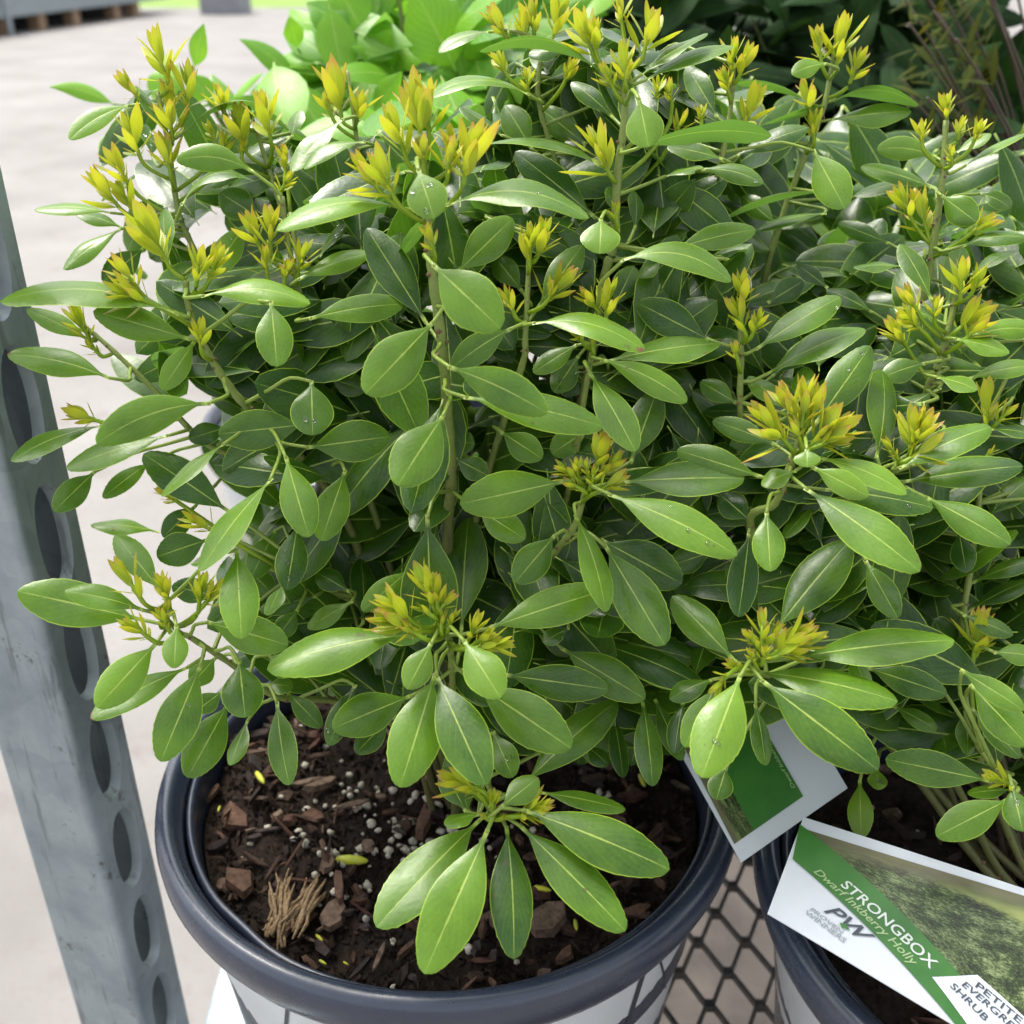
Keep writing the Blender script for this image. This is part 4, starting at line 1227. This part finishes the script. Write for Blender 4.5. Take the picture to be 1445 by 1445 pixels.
def scatter(sh,poly,n,drange,seed,nobj,lsize=(.036,.052),mat='leaf',tint=(0,.16),wr=.40,shape=shape_holly,gap=(.008,.045),facing=.6,dens=None,maxd=.045):  # low tint: older darker leaves, with the shade of the gaps painted in
    random.seed(seed); xs=[p[0] for p in poly]; ys=[p[1] for p in poly]; cnt=0
    for s in range(n*6):
        if cnt>=n: break
        x,y=rnd(min(xs),max(xs)),rnd(min(ys),max(ys))
        if not inside(poly,x,y) or (dens and random.random()>dens(x,y)): continue
        g=GRID.get((int(x//20),int(y//20)))
        d=g+rnd(*gap) if g is not None else rnd(*drange)
        b=P(x,y,d); ax=V((sh.loc.x,sh.loc.y,b.z)); rad=(b-ax); rad.z=0
        rad=rad.normalized() if rad.length>1e-4 else V((0,-1,0))
        dr=(rad*rnd(.3,1.1)+rvec()*.9+Z*rnd(-.5,.2)).normalized(); L=rnd(*lsize); tip=b+dr*L
        if not ok_fill((b.lerp(tip,.1),b.lerp(tip,.5),b.lerp(tip,.95)),poly,drange[0]-.015): continue
        tc=(CAM-b).normalized(); Nn=(Z*.6+tc*facing+rvec()*.35); Nn=Nn-dr*Nn.dot(dr)
        if Nn.length<.1: continue
        Nn.normalize(); ctrl=b.lerp(tip,.5)+Nn*L*rnd(.03,.13); ob=cnt<nobj
        place_leaf(sh,b,tip,L*wr*rnd(.85,1.12),Nn,ctrl,M[mat],(rnd(*tint),0,1 if random.random()<.03 else 0,1),petiole=ob,obj=ob,lo=not ob,shape=shape,maxd=maxd); cnt+=1
    return cnt
PF=[(120,300),(170,150),(230,110),(330,170),(470,140),(560,190),(680,140),(720,60),(860,40),(960,60),(1040,140),(1060,420),(1020,900),(960,1075),(850,1080),(700,1060),(560,1040),(430,1010),(330,965),(290,860),(270,720),(250,640),(190,560),(140,480)]
PR=[(980,420),(1100,360),(1250,330),(1600,300),(1600,1130),(1440,1110),(1300,1060),(1180,1010),(1050,1010),(960,1040),(930,900),(960,600)]
PB=[(760,120),(900,60),(1010,100),(1180,110),(1290,200),(1420,180),(1600,180),(1600,560),(1200,640),(900,560),(780,400)]
nf=fill(S_front,PF,18,(.42,.52),.405,31,60)
denf=lambda x,y: 1 if y>780 else (.25 if x<330 else (.6 if x<480 else 1))
nf+=scatter(S_front,PF,850,(.40,.47),32,300-S_front.nleaf,dens=denf)
nr=fill(S_right,PR,18,(.41,.52),.40,37,60,py_sprout=700)
nr+=scatter(S_right,PR,750,(.40,.48),38,300-S_right.nleaf)
nb=fill(S_back,PB,16,(.47,.68),.455,41,80,tint=(0,.35),py_sprout=300)
nb+=scatter(S_back,PB,230,(.47,.62),42,300-S_back.nleaf,tint=(0,.08),gap=(.04,.14))  # lowest tint: shade of the voids put into the back leaf colour
import sys; print('fill',nf,nr,nb,'leaves',S_front.nleaf,S_right.nleaf,S_back.nleaf,'young',S_front.nyoung,file=sys.stderr)
for sh in (S_front,S_right,S_back):
    if sh.rest.v: tag(sh.rest.build('inner_foliage',M['leaf'],sh.root),kind='stuff')
    if sh.restpet.v: tag(sh.restpet.build('inner_stems',M['stem'],sh.root),kind='stuff')

# ---- light green large-leaved plant behind
S_vib=Shrub('broadleaf_plant',(VP[0],VP[1],RIM-.028),'bright light green plant with large pointed leaves behind the shrub','plant')
VST=[[(430,60,66),(450,160,68),(470,300,70)],[(560,-20,64),(575,110,66),(570,300,70)],[(640,60,66),(640,200,68),(620,330,71)],[(280,110,62),(330,200,65),(430,330,70)],[(500,20,67),(510,150,68),(520,300,71)],[(720,-10,70),(720,160,71),(680,330,73)]]
for s in VST: add_stem(S_vib,[P(a,b,c/100) for a,b,c in s],2.2,True,nodes=False)
VL='''
A 1235 372 975 160 120 65 20 .2
A 1215 200 1180 65 80 64 0 .8
A 1300 260 1120 240 90 64 10 .8
A 1430 130 1250 10 170 63 0 .15
A 1440 420 1200 420 130 65 0 .6
A 1130 440 950 400 60 62 0 .7
A 940 420 1075 300 90 62 0 .8
A 790 280 832 95 80 61 0 .9
A 470 430 200 355 80 61 20 .6
A 640 440 720 260 150 62 0 .9
A 850 420 780 300 150 62 0 .9
A 960 470 860 300 110 62.5 0 .3
A 1110 500 1200 390 90 63 0 .7
B 560 290 380 -60 260 64 0 .9
B 590 260 690 -60 230 65 0 1
B 700 230 760 0 160 66 0 .6
B 180 130 60 -80 200 63.5 0 .8
B 160 150 290 -60 130 64.5 0 .4
B 150 170 -30 60 150 64 0 .2
B 190 150 300 240 120 63 0 .7
B 250 280 290 120 120 65 0 .5
B 330 330 30 330 120 64 20 .5
B 330 300 130 190 110 65 0 .6
B 220 480 340 290 110 63 0 .9
B 560 300 340 130 90 66 0 .3
B 240 400 420 320 100 64 0 .7
B 60 260 -150 130 130 64 10 .5
B 780 120 900 -40 140 68 0 .5
B 820 200 700 60 130 68 0 .8
B 20 200 -120 40 120 66 0 .9
'''
def big_leaf(line,sh,mat):
    q=line.split(); x=[float(v) for v in q[1:]]
    bx,by=tp(q[0],x[0],x[1]); tx,ty=tp(q[0],x[2],x[3]); d=x[5]/100
    b=P(bx,by,d); tc=(CAM-b).normalized(); t=P(tx,ty,d-rnd(-.03,.05)); L=(t-b).length
    Nr=(tc*.8+Z*.5+rvec()*.35); T=(t-b).normalized(); Nr=(Nr-T*Nr.dot(T)).normalized()
    ctrl=(b+t)/2+Nr*L*rnd(.05,.12)+UP*(x[6]/2.89*2*d/F)
    place_leaf(sh,b,t,x[4]/2.89/F*d,Nr,ctrl,M[mat],(x[7],0,0,1),shape=shape_acute,maxd=.14)
random.seed(5)
for ln in VL.strip().splitlines(): big_leaf(ln,S_vib,'viburnum')
PV=[(340,150),(430,20),(500,-60),(860,-60),(860,200),(700,420),(480,420),(380,260)]
fill(S_vib,PV,18,(.66,.78),.60,51,110,lsize=(.06,.085),mat='viburnum',tint=(.2,1),wr=.5,shape=shape_acute,topsprout=0,maxleaf=150)
scatter(S_vib,PV,170,(.62,.74),52,0,lsize=(.045,.08),mat='viburnum',tint=(0,1),wr=.46,shape=shape_acute,gap=(.2,.34))
tag(S_vib.rest.build('inner_foliage',M['viburnum'],S_vib.root),kind='stuff')
# ---- dark broad-leaved shrub and feathery shrub at the back right
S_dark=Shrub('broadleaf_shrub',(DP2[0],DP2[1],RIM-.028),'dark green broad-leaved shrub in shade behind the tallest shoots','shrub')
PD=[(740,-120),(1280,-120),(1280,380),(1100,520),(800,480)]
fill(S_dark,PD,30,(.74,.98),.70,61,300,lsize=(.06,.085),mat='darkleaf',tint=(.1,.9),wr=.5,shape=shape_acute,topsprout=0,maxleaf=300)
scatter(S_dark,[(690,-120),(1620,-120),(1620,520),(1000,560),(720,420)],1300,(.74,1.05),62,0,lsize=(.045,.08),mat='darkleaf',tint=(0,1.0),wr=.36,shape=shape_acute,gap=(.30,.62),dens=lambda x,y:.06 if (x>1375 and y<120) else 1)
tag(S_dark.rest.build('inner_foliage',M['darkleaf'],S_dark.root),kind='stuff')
S_fea=Shrub('feathery_shrub',(DP[0],DP[1],RIM-.028),'feathery olive shrub with fine narrow foliage in the dark back corner','shrub')
PX=[(1245,-150),(1400,-150),(1420,330),(1330,420),(1240,330)]
fill(S_fea,PX,30,(.60,.74),.56,71,0,lsize=(.016,.03),mat='feather',tint=(0,1),wr=.2,shape=shape_acute,topsprout=0,maxleaf=2600)
tag(S_fea.rest.build('fine_foliage',M['feather'],S_fea.root),kind='stuff')

# ------------------------------------------------------------------ plant tags
def text_mesh(s, size, shear=0, spacing=1.0, bold=.012):
    cu=bpy.data.curves.new('t','FONT'); cu.body=s; cu.size=size; cu.shear=shear; cu.space_character=spacing; cu.resolution_u=3; cu.offset=bold
    ob=bpy.data.objects.new('t',cu); col.objects.link(ob); bpy.context.view_layer.update()
    me=bpy.data.meshes.new_from_object(ob.evaluated_get(bpy.context.evaluated_depsgraph_get()))
    vs=[V(v.co) for v in me.vertices]; fs=[tuple(p.vertices) for p in me.polygons]
    bpy.data.objects.remove(ob); bpy.data.meshes.remove(me); return vs,fs
class Tag:
    """a stiff card; u runs along the long side, v across it (0 lower edge .. 1 upper edge)"""
    def __init__(s,name,c00,c10,c11,c01,label,curve=0):
        s.c=(c00,c10,c11,c01); s.n=(c10-c00).cross(c01-c00).normalized(); s.curve=curve
        if s.n.dot(CAM-c00)<0: s.n=-s.n
        s.root=empty(name,(c00+c10+c11+c01)/4); tag(s.root,label,'plant tag')
        n=32; kv=n+1; vs=[];fs=[];th=.0006
        for dep in (0,-th):
            for i in range(n+1):
                for j in range(n+1): vs.append(s.at(i/n,j/n,dep))
        m=kv*kv
        for i in range(n):
            for j in range(n):
                a,b,c,d=i*kv+j,i*kv+j+1,(i+1)*kv+j+1,(i+1)*kv+j
                fs+= [(a,d,c,b),(m+a,m+b,m+c,m+d)]
            a,d=i*kv,(i+1)*kv; fs+=[(a,m+a,m+d,d)]; a,d=i*kv+n,(i+1)*kv+n; fs+=[(a,d,m+d,m+a)]
            a,d=i,i+1; fs+=[(a,d,m+d,m+a)]; a,d=n*kv+i,n*kv+i+1; fs+=[(a,m+a,m+d,d)]
        mesh_obj('card',vs,fs,M['card'],s.root,False)
    def at(s,u,v,dep=0):
        a=s.c[0].lerp(s.c[1],u); b=s.c[3].lerp(s.c[2],u); return a.lerp(b,v)+s.n*(dep+s.curve*4*u*(1-u))
    def quad(s,name,pts,mat,dep,nu=10):      # pts: uv corners, counter-clockwise
        vs=[];uv=[];fs=[]
        p=[V((a,b)) for a,b in pts]
        for i in range(nu+1):
            for j in range(nu+1):
                q=p[0].lerp(p[1],i/nu).lerp(p[3].lerp(p[2],i/nu),j/nu); vs.append(s.at(q.x,q.y,dep)); uv.append((i/nu,j/nu))
        k=nu+1
        for i in range(nu):
            for j in range(nu): fs.append((i*k+j,(i+1)*k+j,(i+1)*k+j+1,i*k+j+1))
        return mesh_obj(name,vs,fs,mat,s.root,False,uv)
    def text(s,name,txt,o,ex,ey,mat,dep,shear=0,spacing=1.0):
        """o: uv origin, ex: uv vector of the text's full width, ey: uv vector of the cap height"""
        vs,fs=text_mesh(txt,1,shear,spacing); wd=max(v.x for v in vs); ht=.70
        return mesh_obj(name,[s.at(o[0]+ex[0]*v.x/wd+ey[0]*v.y/ht, o[1]+ex[1]*v.x/wd+ey[1]*v.y/ht, dep) for v in vs],fs,mat,s.root,False)
# big tag: corners by pixel
T1=Tag('plant_tag',P(1083,1289,.372),P(1478,1527,.335),P(1560,1292,.352),P(1134,1153,.398),'large white and green shrub tag with hedge picture lying over the grey pot rim',curve=.0004)
def uv1(px,py):      # invert the bilinear card for a pixel
    best=None
    u=v=.5
    for it in range(60):
        x,y,_=proj(T1.at(u,v)); h=1e-3
        xu,yu,_=proj(T1.at(u+h,v)); xv,yv,_=proj(T1.at(u,v+h))
        a,b,c,d=(xu-x)/h,(xv-x)/h,(yu-y)/h,(yv-y)/h; det=a*d-b*c
        ex,ey=px-x,py-y; u+=(ex*d-b*ey)/det; v+=(a*ey-ex*c)/det
    return (u,v)
def q1(name,pp,mat,dep,nu=10): return T1.quad(name,[uv1(*p) for p in pp],mat,dep,nu)
q1('printed_photo',[(1128,1168),(1390,1452),(1540,1420),(1520,1287)],M['hedge'],.0003,16)
q1('green_band',[(1118,1213),(1352,1452),(1432,1472),(1128,1164)],M['cardgreen'],.0006)
q1('size_label',[(1314,1380),(1400,1500),(1490,1480),(1378,1377)],M['card'],.0009,4)
def t1(name,txt,p0,p1,pu,mat,dep,shear=0,spacing=1.0):
    a=uv1(*p0);b=uv1(*p1);c=uv1(*pu); return T1.text(name,txt,a,(b[0]-a[0],b[1]-a[1]),(c[0]-a[0],c[1]-a[1]),mat,dep,shear,spacing)
t1('title_text','STRONGBOX',(1184,1250),(1312,1369),(1195,1243),M['textwhite'],.0009)
t1('subtitle_text','Dwarf Inkberry Holly',(1146,1231),(1288,1366),(1153,1225),M['textpale'],.0009,.3)
t1('logo_text','PW',(1160,1285),(1220,1334),(1175,1275),M['textdark'],.0005,.3)
q1('logo_leaf',[(1184,1303),(1187,1310),(1199,1314),(1193,1305)],M['cardgreen'],.0007,3)
t1('logo_text','PROVEN',(1141,1284),(1186,1318),(1146,1281),M['textgrey'],.0005)
t1('logo_text','WINNERS',(1134,1289),(1190,1331),(1139,1285),M['textgrey'],.0005)
t1('size_text','PETITE',(1373,1393),(1437,1447),(1378,1386),M['textdark'],.0012)
t1('size_text','EVERGREEN',(1354,1391),(1446,1473),(1361,1386),M['textdark'],.0012)
t1('size_text','SHRUB',(1338,1393),(1388,1443),(1345,1388),M['textdark'],.0012)
T2=Tag('plant_tag',P(1046,1217,.404),P(1196,1112,.418),P(1075,905,.455),P(925,1000,.440),'upright white plant tag with green stripe stuck between the two pots')
T2.quad('printed_photo',[(.02,.10),(.36,.10),(.36,1),(.06,1)],M['hedge'],.0003)
T2.quad('green_band',[(.20,.10),(.66,.10),(.66,1),(.20,1)],M['cardgreen'],.0005)
T2.text('subtitle_text','Dwarf Inkberry Holly',(.64,.16),(.0,.42),(-.028,0),M['textpale'],.0008,.3)

# ------------------------------------------------------------------ water drops on a few leaves
def drop_mesh():
    bm=bmesh.new(); bmesh.ops.create_icosphere(bm,subdivisions=2,radius=1)
    for v in bm.verts: v.co.z=v.co.z*.45 if v.co.z>0 else v.co.z*.1
    for f in bm.faces: f.smooth=True
    me=bpy.data.meshes.new('water_drop'); bm.to_mesh(me); bm.free(); me.materials.append(M['water']); return me
dm=drop_mesh(); random.seed(77)
for o,b,t,c,Nn,wd in HAND:
    if random.random()<.09:
        T=(t-b).normalized(); S=T.cross(Nn).normalized(); nn=S.cross(T)
        if nn.dot(Z)<0: nn=-nn
        dg_o=o.parent.location
        for j in range(random.choice((1,2,3,4))):
            s=rnd(.35,.9); x=rnd(-.3,.3)*wd; p=(1-s)**2*b+2*s*(1-s)*c+s*s*t
            r=rnd(.0004,.0010); w_=bpy.data.objects.new('water_drop',dm); col.objects.link(w_); w_.parent=o
            w_.location=p+S*x-dg_o+nn*.0001; w_.rotation_euler=nn.to_track_quat('Z','Y').to_euler(); w_.scale=(r,r*rnd(.8,1.5),r)
